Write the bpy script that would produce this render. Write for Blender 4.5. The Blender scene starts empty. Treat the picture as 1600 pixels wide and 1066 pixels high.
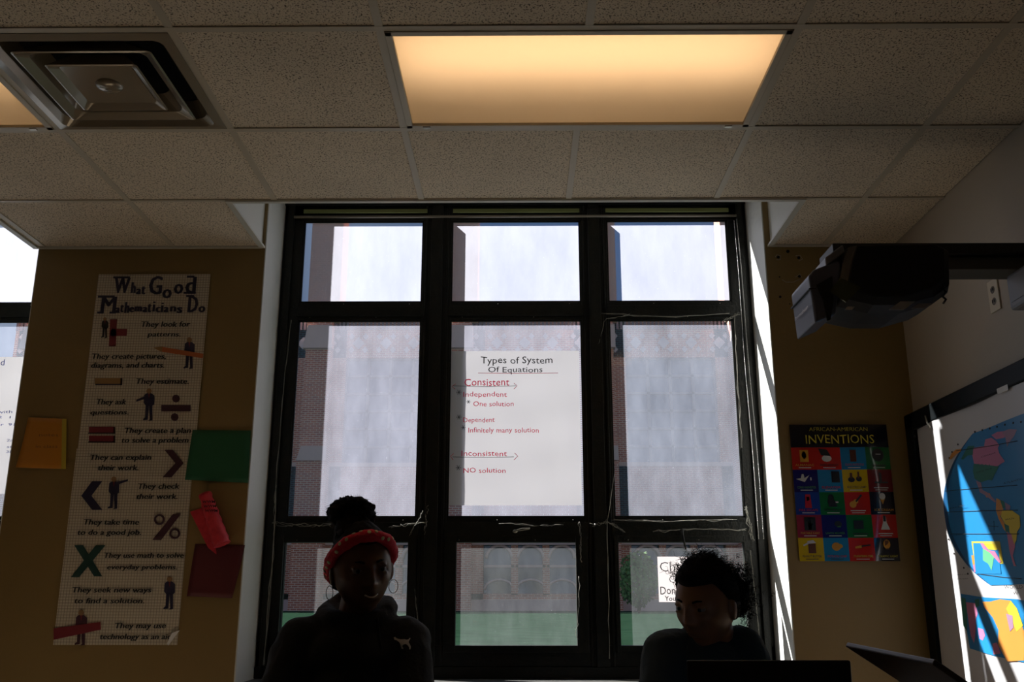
import bpy, bmesh, math, random
from mathutils import Vector, Matrix, Euler, noise
from mathutils.bvhtree import BVHTree
random.seed(7)
PI = math.pi
R = math.radians
SC = bpy.context.scene
COL = SC.collection
EYE = 1.10                      # camera height above the floor

# ------------------------------------------------------------------ camera
FPX = 1495.0
PITCH, YAW = R(15.3), R(-0.5)
cd = bpy.data.cameras.new('camera')
cd.sensor_width = 36; cd.lens = FPX/1600*36; cd.clip_start = 0.05; cd.clip_end = 500
cam = bpy.data.objects.new('camera', cd); COL.objects.link(cam)
cam.location = (0, 0, EYE)
cam.rotation_euler = (PI/2+PITCH, 0, -YAW)
SC.camera = cam

# ------------------------------------------------------------------ world, sun, exposure
SUN = Vector((1.0, -0.575, -0.94)).normalized()      # direction the sunlight travels
SUN_E = 21.5
w = bpy.data.worlds.new('world'); SC.world = w; w.use_nodes = True
nt = w.node_tree; nt.nodes.clear()
out = nt.nodes.new('ShaderNodeOutputWorld'); bg = nt.nodes.new('ShaderNodeBackground')
tc = nt.nodes.new('ShaderNodeTexCoord')
dot = nt.nodes.new('ShaderNodeVectorMath'); dot.operation = 'DOT_PRODUCT'
dot.inputs[1].default_value = (-SUN.x, -SUN.y, -SUN.z)
nt.links.new(tc.outputs['Generated'], dot.inputs[0])
cr = nt.nodes.new('ShaderNodeValToRGB')
cr.color_ramp.elements[0].position = 0.0; cr.color_ramp.elements[0].color = (.15, .17, .22, 1)
cr.color_ramp.elements[1].position = 1.0; cr.color_ramp.elements[1].color = (.50, .56, .70, 1)
e = cr.color_ramp.elements.new(.36); e.color = (.05, .10, .25, 1)
e = cr.color_ramp.elements.new(.62); e.color = (.05, .11, .27, 1)
e = cr.color_ramp.elements.new(.78); e.color = (.26, .32, .45, 1)
nt.links.new(dot.outputs['Value'], cr.inputs[0])
sz = nt.nodes.new('ShaderNodeSeparateXYZ'); nt.links.new(tc.outputs['Generated'], sz.inputs[0])
hr = nt.nodes.new('ShaderNodeMapRange'); hr.inputs[1].default_value = .02; hr.inputs[2].default_value = .22; hr.inputs[3].default_value = 1; hr.inputs[4].default_value = 0
nt.links.new(sz.outputs['Z'], hr.inputs[0])
hm = nt.nodes.new('ShaderNodeMix'); hm.data_type = 'RGBA'; hm.inputs['B'].default_value = (.40, .37, .38, 1)     # hazy horizon
nt.links.new(hr.outputs[0], hm.inputs['Factor']); nt.links.new(cr.outputs[0], hm.inputs['A'])
nt.links.new(hm.outputs['Result'], bg.inputs[0]); bg.inputs[1].default_value = 1.0
nt.links.new(bg.outputs[0], out.inputs[0])
sl = bpy.data.lights.new('sun', 'SUN'); sl.energy = SUN_E; sl.angle = R(.6); sl.color = (1, .97, .93)
so = bpy.data.objects.new('sun', sl); COL.objects.link(so)
so.rotation_euler = SUN.to_track_quat('-Z', 'Y').to_euler(); so.location = (-20, 15, 20)
SC.view_settings.view_transform = 'Standard'; SC.view_settings.look = 'None'
SC.view_settings.exposure = 0.0; SC.view_settings.gamma = 1.0
SC.view_settings.use_curve_mapping = False

# ------------------------------------------------------------------ helpers
_sp, _cp, _sy, _cy = math.sin(PITCH), math.cos(PITCH), math.sin(YAW), math.cos(YAW)
def P(x, y, ax, v):
    """point of the photograph projected on the plane ax = v (z relative to the floor)"""
    a = (x-800)/FPX; b = (533-y)/FPX
    d = (a*_cy+_sy*_cp-_sy*_sp*b, -a*_sy+_cy*_cp-_cy*_sp*b, _sp+b*_cp)
    i = 'XYZ'.index(ax)
    t = (v-(EYE if i == 2 else 0))/d[i]
    return Vector((d[0]*t, d[1]*t, d[2]*t+EYE))

MATS = {}
def mat(name, col, rough=.6, metal=0., spec=.5, emit=None, estr=0., bump=None, vary=None, coat=0.):
    m = bpy.data.materials.new(name); m.use_nodes = True; MATS[name] = m
    t = m.node_tree; b = t.nodes['Principled BSDF']
    b.inputs['Base Color'].default_value = (*col, 1); b.inputs['Roughness'].default_value = rough
    b.inputs['Metallic'].default_value = metal; b.inputs['Specular IOR Level'].default_value = spec
    b.inputs['Coat Weight'].default_value = coat
    if emit: b.inputs['Emission Color'].default_value = (*emit, 1); b.inputs['Emission Strength'].default_value = estr
    if bump or vary:
        c = t.nodes.new('ShaderNodeTexCoord')
    if bump:
        n = t.nodes.new('ShaderNodeTexNoise'); n.inputs['Scale'].default_value = bump[0]; n.inputs['Detail'].default_value = 4
        bp = t.nodes.new('ShaderNodeBump'); bp.inputs['Strength'].default_value = bump[1]; bp.inputs['Distance'].default_value = .01
        t.links.new(c.outputs['Object'], n.inputs['Vector']); t.links.new(n.outputs['Fac'], bp.inputs['Height'])
        t.links.new(bp.outputs[0], b.inputs['Normal'])
    if vary:                                       # (scale, second colour)
        n = t.nodes.new('ShaderNodeTexNoise'); n.inputs['Scale'].default_value = vary[0]; n.inputs['Detail'].default_value = 5
        mx = t.nodes.new('ShaderNodeMix'); mx.data_type = 'RGBA'
        mx.inputs['A'].default_value = (*col, 1); mx.inputs['B'].default_value = (*vary[1], 1)
        rp = t.nodes.new('ShaderNodeValToRGB'); rp.color_ramp.elements[0].position = .4; rp.color_ramp.elements[1].position = .65
        t.links.new(c.outputs['Object'], n.inputs['Vector']); t.links.new(n.outputs['Fac'], rp.inputs[0])
        t.links.new(rp.outputs[0], mx.inputs['Factor']); t.links.new(mx.outputs['Result'], b.inputs['Base Color'])
    return m

class MB:
    def __init__(s): s.v = []; s.f = []; s.mi = []; s.sm = []
    def face(s, pts, mi=0, smooth=False):
        n = len(s.v); s.v += [Vector(p) for p in pts]; s.f.append(list(range(n, n+len(pts)))); s.mi.append(mi); s.sm.append(smooth)
    def box(s, a, b, mi=0):
        x0, x1 = sorted((a[0], b[0])); y0, y1 = sorted((a[1], b[1])); z0, z1 = sorted((a[2], b[2]))
        n = len(s.v)
        s.v += [Vector((x, y, z)) for z in (z0, z1) for x, y in ((x0, y0), (x1, y0), (x1, y1), (x0, y1))]
        for q in ((3, 2, 1, 0), (4, 5, 6, 7), (0, 1, 5, 4), (1, 2, 6, 5), (2, 3, 7, 6), (3, 0, 4, 7)):
            s.f.append([n+i for i in q]); s.mi.append(mi); s.sm.append(False)
        return s
    def obox(s, M, a, b, mi=0):
        n = len(s.v); s.box(a, b, mi)
        for i in range(n, len(s.v)): s.v[i] = M @ s.v[i]
        return s
    def prism(s, pts, off, mi=0):
        """closed polygon pts extruded by vector off"""
        off = Vector(off); n = len(s.v); k = len(pts)
        s.v += [Vector(p) for p in pts]+[Vector(p)+off for p in pts]
        s.f += [list(range(n, n+k)), list(range(n+2*k-1, n+k-1, -1))]; s.mi += [mi, mi]; s.sm += [False, False]
        for i in range(k):
            j = (i+1) % k; s.f.append([n+i, n+k+i, n+k+j, n+j]); s.mi.append(mi); s.sm.append(False)
        return s
    def tube(s, pts, r, sides=8, mi=0, cap=True, closed=False):
        pts = [Vector(p) for p in pts]; m = len(pts); base = len(s.v)
        rr = r if isinstance(r, (list, tuple)) else [r]*m
        up = Vector((0, 0, 1)); prev = None
        for i, p in enumerate(pts):
            if closed: t = (pts[(i+1) % m]-pts[i-1])
            else: t = (pts[min(i+1, m-1)]-pts[max(i-1, 0)])
            t.normalize()
            if prev is None:
                a = up if abs(t.z) < .9 else Vector((1, 0, 0))
                nrm = (a-t*a.dot(t)).normalized()
            else:
                nrm = prev-t*prev.dot(t)
                nrm = nrm.normalized() if nrm.length > 1e-6 else Vector((1, 0, 0))
            prev = nrm; bi = t.cross(nrm)
            for k in range(sides):
                an = 2*PI*k/sides
                s.v.append(p+(nrm*math.cos(an)+bi*math.sin(an))*rr[i])
        for i in range(m if closed else m-1):
            for k in range(sides):
                a = base+i*sides+k; b = base+i*sides+(k+1) % sides
                i2 = (i+1) % m
                c = base+i2*sides+(k+1) % sides; d = base+i2*sides+k
                s.f.append([a, b, c, d]); s.mi.append(mi); s.sm.append(True)
        if cap and not closed:
            s.f.append([base+k for k in range(sides)][::-1]); s.f.append([base+(m-1)*sides+k for k in range(sides)])
            s.mi += [mi, mi]; s.sm += [False, False]
        return s
    def ell(s, c, r, seg=16, rings=10, mi=0, M=None):
        c = Vector(c); r = (r, r, r) if not isinstance(r, (tuple, list)) else r
        n = len(s.v)
        pts = [Vector((0, 0, r[2]))]
        for i in range(1, rings):
            ph = PI*i/rings
            for k in range(seg):
                th = 2*PI*k/seg
                pts.append(Vector((r[0]*math.sin(ph)*math.cos(th), r[1]*math.sin(ph)*math.sin(th), r[2]*math.cos(ph))))
        pts.append(Vector((0, 0, -r[2])))
        s.v += [((M @ p) if M else p)+c for p in pts]
        def add(q): s.f.append([n+i for i in q]); s.mi.append(mi); s.sm.append(True)
        for k in range(seg): add((0, 1+k, 1+(k+1) % seg))
        for i in range(rings-2):
            for k in range(seg):
                a = 1+i*seg+k; b = 1+i*seg+(k+1) % seg
                add((a, a+seg, b+seg, b))
        L = len(pts)-1; o = 1+(rings-2)*seg
        for k in range(seg): add((L, o+(k+1) % seg, o+k))
        return s
    def cone(s, a, b, ra, rb, seg=12):
        """tapered limb with round ends"""
        a = Vector(a); b = Vector(b)
        s.tube([a, b], [ra, rb], seg); s.ell(a, ra, seg, 8); s.ell(b, rb, seg, 8)
        return s
    def limb(s, pts, seg=12):
        for (a, ra), (b, rb) in zip(pts, pts[1:]): s.cone(a, b, ra, rb, seg)
        return s
    def mesh(s, name):
        me = bpy.data.meshes.new(name); me.from_pydata([tuple(v) for v in s.v], [], s.f)
        for p, i, q in zip(me.polygons, s.mi, s.sm): p.material_index = i; p.use_smooth = q
        me.update(); return me
    def build(s, name, mats, parent=None, bevel=0., wn=False):
        me = s.mesh(name)
        for m in (mats if isinstance(mats, (list, tuple)) else [mats]): me.materials.append(m)
        o = bpy.data.objects.new(name, me); COL.objects.link(o)
        if parent: o.parent = parent; o.matrix_parent_inverse = parent.matrix_world.inverted()
        if bevel:
            b = o.modifiers.new('b', 'BEVEL'); b.width = bevel; b.segments = 2; b.limit_method = 'ANGLE'
        return o
def recalc(o):
    bm = bmesh.new(); bm.from_mesh(o.data); bmesh.ops.recalc_face_normals(bm, faces=bm.faces); bm.to_mesh(o.data); bm.free(); return o
def tag(o, label=None, cat=None, group=None, kind=None):
    if label: o['label'] = label
    if cat: o['category'] = cat
    if group: o['group'] = group
    if kind: o['kind'] = kind
    return o
def empty(name, loc=(0, 0, 0), label=None, cat=None, group=None, kind=None, rot=(0, 0, 0)):
    o = bpy.data.objects.new(name, None); COL.objects.link(o); o.empty_display_size = .1
    o.location = loc; o.rotation_euler = rot
    o.matrix_world = Matrix.Translation(Vector(loc)) @ Euler(rot).to_matrix().to_4x4()
    return tag(o, label, cat, group, kind)

# text: flat letter meshes laid on a plane given by origin, right and up vectors
_tc = bpy.data.curves.new('t', 'FONT'); _to = bpy.data.objects.new('t', _tc); COL.objects.link(_to)
def text_into(mb, body, org, size, right, up, mi=0, align='LEFT', bold=0., shear=0., wx=1., lift=.0006, width=None, jit=0., rot=0.):
    _tc.body = body; _tc.size = 1; _tc.align_x = align; _tc.offset = bold; _tc.shear = shear; _tc.resolution_u = 2
    _tc.space_character = 1.0+bold*3
    bpy.context.view_layer.update()
    me = bpy.data.meshes.new_from_object(_to.evaluated_get(bpy.context.evaluated_depsgraph_get()))
    if not me.vertices: return
    right = Vector(right); up = Vector(up); nrm = right.cross(up); org = Vector(org)
    if width:
        xs = [v.co.x for v in me.vertices]; wx = width/((max(xs)-min(xs))*size)
    n = len(mb.v); c, s_ = math.cos(rot), math.sin(rot)
    for v in me.vertices:
        x, y = v.co.x*wx, v.co.y
        if jit: y += jit*math.sin(v.co.x*2.7+len(body))+.4*jit*math.sin(v.co.x*7.1+1)
        x, y = x*c-y*s_, x*s_+y*c
        mb.v.append(org+right*(x*size)+up*(y*size)+nrm*lift)
    for p in me.polygons:
        mb.f.append([n+i for i in p.vertices]); mb.mi.append(mi); mb.sm.append(False)
    bpy.data.meshes.remove(me)

def px_text(mb, body, x, y, wpx, hpx, ax, v, mi=0, bold=0., shear=0., jit=0., lift=.0008, rot=0., align='LEFT'):
    """text whose left baseline point is at pixel (x, y), wpx pixels wide and hpx tall capitals"""
    o = P(x, y, ax, v); e1 = P(x+wpx, y, ax, v); h = P(x, y-hpx, ax, v)
    if ax == 'Y': rt, up = (1, 0, 0), (0, 0, 1); W = abs(e1.x-o.x)
    else: rt, up = (0, -1, 0), (0, 0, 1); W = abs(e1.y-o.y)
    text_into(mb, body, o, abs(h.z-o.z)/.73, rt, up, mi, align, bold, shear, 1, lift, W, jit, rot)
def px_poly(mb, pts, ax, v, lift=.0005, mi=0):
    q = [P(x, y, ax, v) for x, y in pts]
    off = Vector((0, -lift, 0)) if ax == 'Y' else Vector((-lift, 0, 0))
    q = [p+off for p in q]
    # orient to the room
    n = Vector((0, 0, 0))
    for i in range(len(q)): n += q[i].cross(q[(i+1) % len(q)])
    if n.dot(off) < 0: q = q[::-1]
    mb.face(q, mi)
def px_disc(mb, x, y, r, ax, v, lift=.0006, mi=0, ry=None, n=20):
    ry = ry or r
    px_poly(mb, [(x+r*math.cos(2*PI*i/n), y+ry*math.sin(2*PI*i/n)) for i in range(n)], ax, v, lift, mi)
def triangulate(o):
    bm = bmesh.new(); bm.from_mesh(o.data); bmesh.ops.triangulate(bm, faces=bm.faces); bm.to_mesh(o.data); bm.free()
    return o

# ------------------------------------------------------------------ materials
M_wall = mat('tan_wall_paint', (.26, .175, .065), .55, bump=(60, .1), vary=(1.3, (.235, .155, .055)))
M_rwall = mat('cream_wall_paint', (.42, .36, .28), .5, bump=(60, .1))
M_jamb = mat('off_white_jamb_paint', (.62, .62, .58), .5, bump=(40, .15))
M_black = mat('black_window_paint', (.005, .006, .005), .45, spec=.3, vary=(25, (.010, .010, .007)), bump=(90, .25))
M_trim = mat('white_metal_trim', (.55, .54, .48), .5)
M_tee = mat('ceiling_tee_metal', (.50, .44, .34), .45)
M_floor = mat('floor_vinyl', (.50, .41, .30), .45)
M_dark = mat('room_wall', (.52, .44, .33), .7)
M_sill = mat('grey_stone_sill', (.07, .07, .065), .5, vary=(30, (.04, .04, .04)))
M_film = mat('shrink_film', (.30, .29, .25), .25)
M_chain = mat('bead_metal', (.7, .7, .68), .25, .8)
M_steel = mat('steel', (.45, .43, .38), .35, .9)
M_plastic = mat('projector_charcoal', (.006, .006, .008), .55, spec=.25)
M_grey = mat('projector_grey', (.055, .062, .095), .4)
M_white = mat('white_print', (.72, .70, .68), .6)
M_ink = mat('black_ink', (.012, .012, .015), .6)
M_red = mat('red_ink', (.62, .03, .07), .6)

M_blue = mat('blue_ink', (.04, .07, .45), .6)

def tile_mat():
    m = bpy.data.materials.new('ceiling_tile'); m.use_nodes = True; t = m.node_tree; b = t.nodes['Principled BSDF']
    c = t.nodes.new('ShaderNodeTexCoord')
    n1 = t.nodes.new('ShaderNodeTexNoise'); n1.inputs['Scale'].default_value = 165; n1.inputs['Detail'].default_value = 3; n1.inputs['Roughness'].default_value = .6
    t.links.new(c.outputs['Object'], n1.inputs['Vector'])
    r = t.nodes.new('ShaderNodeValToRGB'); r.color_ramp.elements[0].position = .385; r.color_ramp.elements[0].color = (.14, .11, .075, 1)
    r.color_ramp.elements[1].position = .45; r.color_ramp.elements[1].color = (.80, .68, .52, 1)
    t.links.new(n1.outputs['Fac'], r.inputs[0])
    n2 = t.nodes.new('ShaderNodeTexNoise'); n2.inputs['Scale'].default_value = 2.2
    t.links.new(c.outputs['Object'], n2.inputs['Vector'])
    mx = t.nodes.new('ShaderNodeMix'); mx.data_type = 'RGBA'; mx.blend_type = 'MULTIPLY'; mx.inputs['Factor'].default_value = .25
    t.links.new(r.outputs[0], mx.inputs['A']); t.links.new(n2.outputs['Fac'], mx.inputs['B'])
    t.links.new(mx.outputs['Result'], b.inputs['Base Color'])
    bp = t.nodes.new('ShaderNodeBump'); bp.inputs['Strength'].default_value = .6; bp.inputs['Distance'].default_value = .003
    t.links.new(n1.outputs['Fac'], bp.inputs['Height']); t.links.new(bp.outputs[0], b.inputs['Normal'])
    b.inputs['Roughness'].default_value = .85
    return m
M_tile = tile_mat()

def glass_mat(name, dirt, tint=(.80, .85, 1.0), var=.28):
    m = bpy.data.materials.new(name); m.use_nodes = True; t = m.node_tree; t.nodes.clear()
    o = t.nodes.new('ShaderNodeOutputMaterial'); c = t.nodes.new('ShaderNodeTexCoord')
    tr = t.nodes.new('ShaderNodeBsdfTransparent'); tr.inputs[0].default_value = (.95, .97, .98, 1)
    tl = t.nodes.new('ShaderNodeBsdfTranslucent'); tl.inputs[0].default_value = (*tint, 1)
    mp = t.nodes.new('ShaderNodeMapping'); mp.inputs['Scale'].default_value = (9, 1, 3.2)
    n = t.nodes.new('ShaderNodeTexNoise'); n.inputs['Scale'].default_value = .9; n.inputs['Detail'].default_value = 8; n.inputs['Roughness'].default_value = .62
    t.links.new(c.outputs['Object'], mp.inputs[0]); t.links.new(mp.outputs[0], n.inputs['Vector'])
    n2 = t.nodes.new('ShaderNodeTexNoise'); n2.inputs['Scale'].default_value = 140; n2.inputs['Detail'].default_value = 2
    t.links.new(c.outputs['Object'], n2.inputs['Vector'])
    r2 = t.nodes.new('ShaderNodeMapRange'); r2.inputs[1].default_value = .72; r2.inputs[2].default_value = .8; r2.inputs[3].default_value = 0; r2.inputs[4].default_value = .3
    t.links.new(n2.outputs['Fac'], r2.inputs[0])
    r = t.nodes.new('ShaderNodeMapRange'); r.inputs[1].default_value = .25; r.inputs[2].default_value = .75
    r.inputs[3].default_value = dirt*(1-var); r.inputs[4].default_value = dirt*(1+var)
    t.links.new(n.outputs['Fac'], r.inputs[0])
    ad = t.nodes.new('ShaderNodeMath'); ad.operation = 'ADD'; ad.use_clamp = True
    t.links.new(r.outputs[0], ad.inputs[0]); t.links.new(r2.outputs[0], ad.inputs[1])
    mx = t.nodes.new('ShaderNodeMixShader')
    t.links.new(ad.outputs[0], mx.inputs[0]); t.links.new(tr.outputs[0], mx.inputs[1]); t.links.new(tl.outputs[0], mx.inputs[2])
    gl = t.nodes.new('ShaderNodeBsdfGlossy'); gl.inputs['Roughness'].default_value = .02
    m2 = t.nodes.new('ShaderNodeMixShader'); m2.inputs[0].default_value = .03
    t.links.new(mx.outputs[0], m2.inputs[1]); t.links.new(gl.outputs[0], m2.inputs[2])
    t.links.new(m2.outputs[0], o.inputs[0])
    return m
G_top = glass_mat('dusty_glass_top', .37, (.84, .86, 1.0), .13)
G_mid = glass_mat('dusty_glass_middle', .20, (.80, .82, 1.0), .3)
G_mid3 = glass_mat('cleaner_glass_middle', .155, (.76, .82, 1.0), .35)
G_low = glass_mat('dusty_glass_bottom', .045, (.86, .92, .95), .5)

def sheet_mat(name, col, trans=.35, rough=.7, grid=None):
    m = bpy.data.materials.new(name); m.use_nodes = True; t = m.node_tree; b = t.nodes['Principled BSDF']
    o = t.nodes['Material Output']
    b.inputs['Base Color'].default_value = (*col, 1); b.inputs['Roughness'].default_value = rough
    if grid:
        c = t.nodes.new('ShaderNodeTexCoord'); sx = t.nodes.new('ShaderNodeSeparateXYZ'); t.links.new(c.outputs['Object'], sx.inputs[0])
        prev = None
        for k in ('X', 'Z'):
            mu = t.nodes.new('ShaderNodeMath'); mu.operation = 'MULTIPLY'; mu.inputs[1].default_value = 1/grid[0]
            fr = t.nodes.new('ShaderNodeMath'); fr.operation = 'FRACT'
            lt = t.nodes.new('ShaderNodeMath'); lt.operation = 'LESS_THAN'; lt.inputs[1].default_value = .17
            t.links.new(sx.outputs[k], mu.inputs[0]); t.links.new(mu.outputs[0], fr.inputs[0]); t.links.new(fr.outputs[0], lt.inputs[0])
            if prev:
                mm = t.nodes.new('ShaderNodeMath'); mm.operation = 'MAXIMUM'
                t.links.new(prev.outputs[0], mm.inputs[0]); t.links.new(lt.outputs[0], mm.inputs[1]); prev = mm
            else: prev = lt
        mx = t.nodes.new('ShaderNodeMix'); mx.data_type = 'RGBA'; mx.inputs['A'].default_value = (*col, 1); mx.inputs['B'].default_value = (*grid[1], 1)
        t.links.new(prev.outputs[0], mx.inputs['Factor']); t.links.new(mx.outputs['Result'], b.inputs['Base Color'])
    if trans:
        tl = t.nodes.new('ShaderNodeBsdfTranslucent'); tl.inputs[0].default_value = (*col, 1)
        ms = t.nodes.new('ShaderNodeMixShader'); ms.inputs[0].default_value = trans
        t.links.new(b.outputs[0], ms.inputs[1]); t.links.new(tl.outputs[0], ms.inputs[2]); t.links.new(ms.outputs[0], o.inputs[0])
    return m
M_chart = sheet_mat('chart_paper', (.72, .70, .72), .33)
M_red = sheet_mat('red_marker', (.75, .03, .09), .6)
M_note = sheet_mat('note_paper', (.80, .72, .72), .5)

# ------------------------------------------------------------------ room shell
ZC = 2.70                       # ceiling
YE = 3.645                      # ceiling edge at the window pocket
YW = 4.185                      # face of the piers
XL, XR = -1.188, 1.138          # window recess sides
WY = 4.485                      # window frame inner face
GY = 4.495                      # glass
XRW = 1.74                      # right wall
S = .61
GX = lambda k: -.405+.606*k
GYr = lambda r: YE-S*r          # row lines counted away from the window
struct = lambda o: tag(o, kind='structure')

DX2 = -3.385                    # offset of the second window to the left
f = MB(); f.box((-5.6, -4.2, -.05), (XRW+.1, 4.7, 0)); struct(f.build('floor', M_floor))
# far wall: the piers, the spandrels under the windows and the lintel above
f = MB()
OUT = 4.644
def pier(x0, x1, z0, z1, y0=YW): f.box((x0, y0, z0), (x1, OUT, z1))
pier(XR, XRW+.1, 0, 3.3)
pier(-2.247, XL, 0, 3.3)
pier(-5.6, -2.247-2.326, 0, 3.3)
for dx in (0, DX2):
    f.box((XL+dx, WY-.12, 0), (XR+dx, OUT, .745)); f.box((XL+dx, WY+.005, 3.085), (XR+dx, 4.56, 3.3))
struct(f.build('wall_far', M_wall))
f = MB(); f.box((XRW, -4.2, 0), (XRW+.1, YW, 3.3)); struct(f.build('wall_right', M_rwall))
f = MB(); f.box((-5.7, -4.2, 0), (-5.6, 4.7, 3.3)); struct(f.build('wall_left', M_dark))
f = MB(); f.box((-5.7, -4.3, 0), (XRW+.1, -4.2, 3.3)); struct(f.build('wall_back', M_dark))
# painted jamb boards on the recess sides
f = MB()
for x0, s in ((XL, 1), (XR, -1)):
    f.box((x0-.001*s, YW-.002, .745), (x0+.004*s, WY+.01, 3.08)); 
struct(f.build('trim_1', M_jamb))
f = MB(); f.box((XL+DX2, YW, .745), (XL+DX2+.004, WY, 3.08)); f.box((XR+DX2-.004, YW, .745), (XR+DX2, WY, 3.08)); struct(f.build('trim_2', M_jamb))
# sills
for i, dx in enumerate((0, DX2)):
    f = MB(); f.box((XL+dx+.004, YW-.03, .745), (XR+dx-.004, WY-.002, .775)); struct(f.build('trim_%d' % (3+i), M_sill, bevel=.006))

# ceiling of square tiles in a tee grid
tiles = MB(); tees = MB()
cells = []
XLE = -5.6
def tile(x0, x1, y0, y1):
    g = .004
    if x1-x0 < .03 or y1-y0 < .03: return
    tiles.box((x0+g, y0+g, ZC+.004), (x1-g, y1-g, ZC+.02))
skip = {(0, 1), (1, 1), (-2, 1), (-4, 1), (-3, 1)}
kx = [k for k in range(-9, 5)]
for r in range(0, 13):
    y1, y0 = GYr(r), GYr(r+1)
    for k in kx:
        x0, x1 = max(GX(k), XLE), min(GX(k+1), XRW)
        if x1 <= x0 or (k, r) in skip: continue
        tile(x0, x1, y0, y1)
def tee(a, b, w=.012):
    a = Vector(a); b = Vector(b)
    if abs(a.x-b.x) < 1e-6: tees.box((a.x-w, a.y, ZC), (a.x+w, b.y, ZC+.012))
    else: tees.box((a.x, a.y-w, ZC-.0006), (b.x, a.y+w, ZC+.011))
fixt = [(0, 2), (-4, -2)]
for k in kx:
    x = GX(k)
    if not XLE < x < XRW: continue
    for r in range(0, 13):
        if r == 1 and k in (1, -3): continue
        tee((x, GYr(r+1), 0), (x, GYr(r), 0))
for r in range(1, 13): tee((XLE, GYr(r), 0), (XRW, GYr(r), 0))
# soffits over the piers, between the window pockets
PKL, PKR = -1.204, 1.166
for x0, x1 in ((-2.262, PKL), (PKR, XRW)):
    xs = sorted([x0, x1]+[GX(k) for k in kx if x0+.02 < GX(k) < x1-.02])
    for a, b in zip(xs, xs[1:]): tile(a, b, YE, YW)
    for x in xs[1:-1]: tees.box((x-.012, YE, ZC), (x+.012, YW, ZC+.012))
tee((XLE, YE, 0), (XRW, YE, 0), .009)
ceil = struct(tiles.build('ceiling', M_tile))
tees.build('tee_grid', M_tee, ceil)
# slab above so that no daylight leaks in
f = MB(); f.box((-5.7, -4.3, 3.1), (XRW+.1, WY+.02, 3.3)); 
struct(f.build('ceiling_slab', M_dark))
# pocket fascia boards and edge trims
f = MB()
f.box((PKL-.012, YE, ZC+.0), (PKL, YW, 3.1)); f.box((PKR, YE, ZC), (PKR+.012, YW, 3.1))
f.box((PKL, YE-.012, ZC+.013), (PKR, YE, 3.1))
f.box((-2.274, YE, ZC), (-2.262, YW, 3.1)); f.box((XLE, YE-.012, ZC+.013), (-2.262, YE, 3.1))
struct(f.build('trim_5', M_jamb))
f = MB()
f.box((PKL-.012, YE, ZC-.004), (PKL+.014, YW, ZC+.006)); f.box((PKR-.014, YE, ZC-.004), (PKR+.012, YW, ZC+.006))
f.box((PKL, YE-.004, ZC-.006), (PKR, YE+.016, ZC+.012)); f.box((-2.274, YE, ZC-.004), (-2.25, YW, ZC+.006))
for a, b in ((-2.25, PKL), (PKR, XRW)): f.box((a, YW-.018, ZC-.005), (b, YW, ZC+.003))
struct(f.build('trim_6', M_trim))

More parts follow.
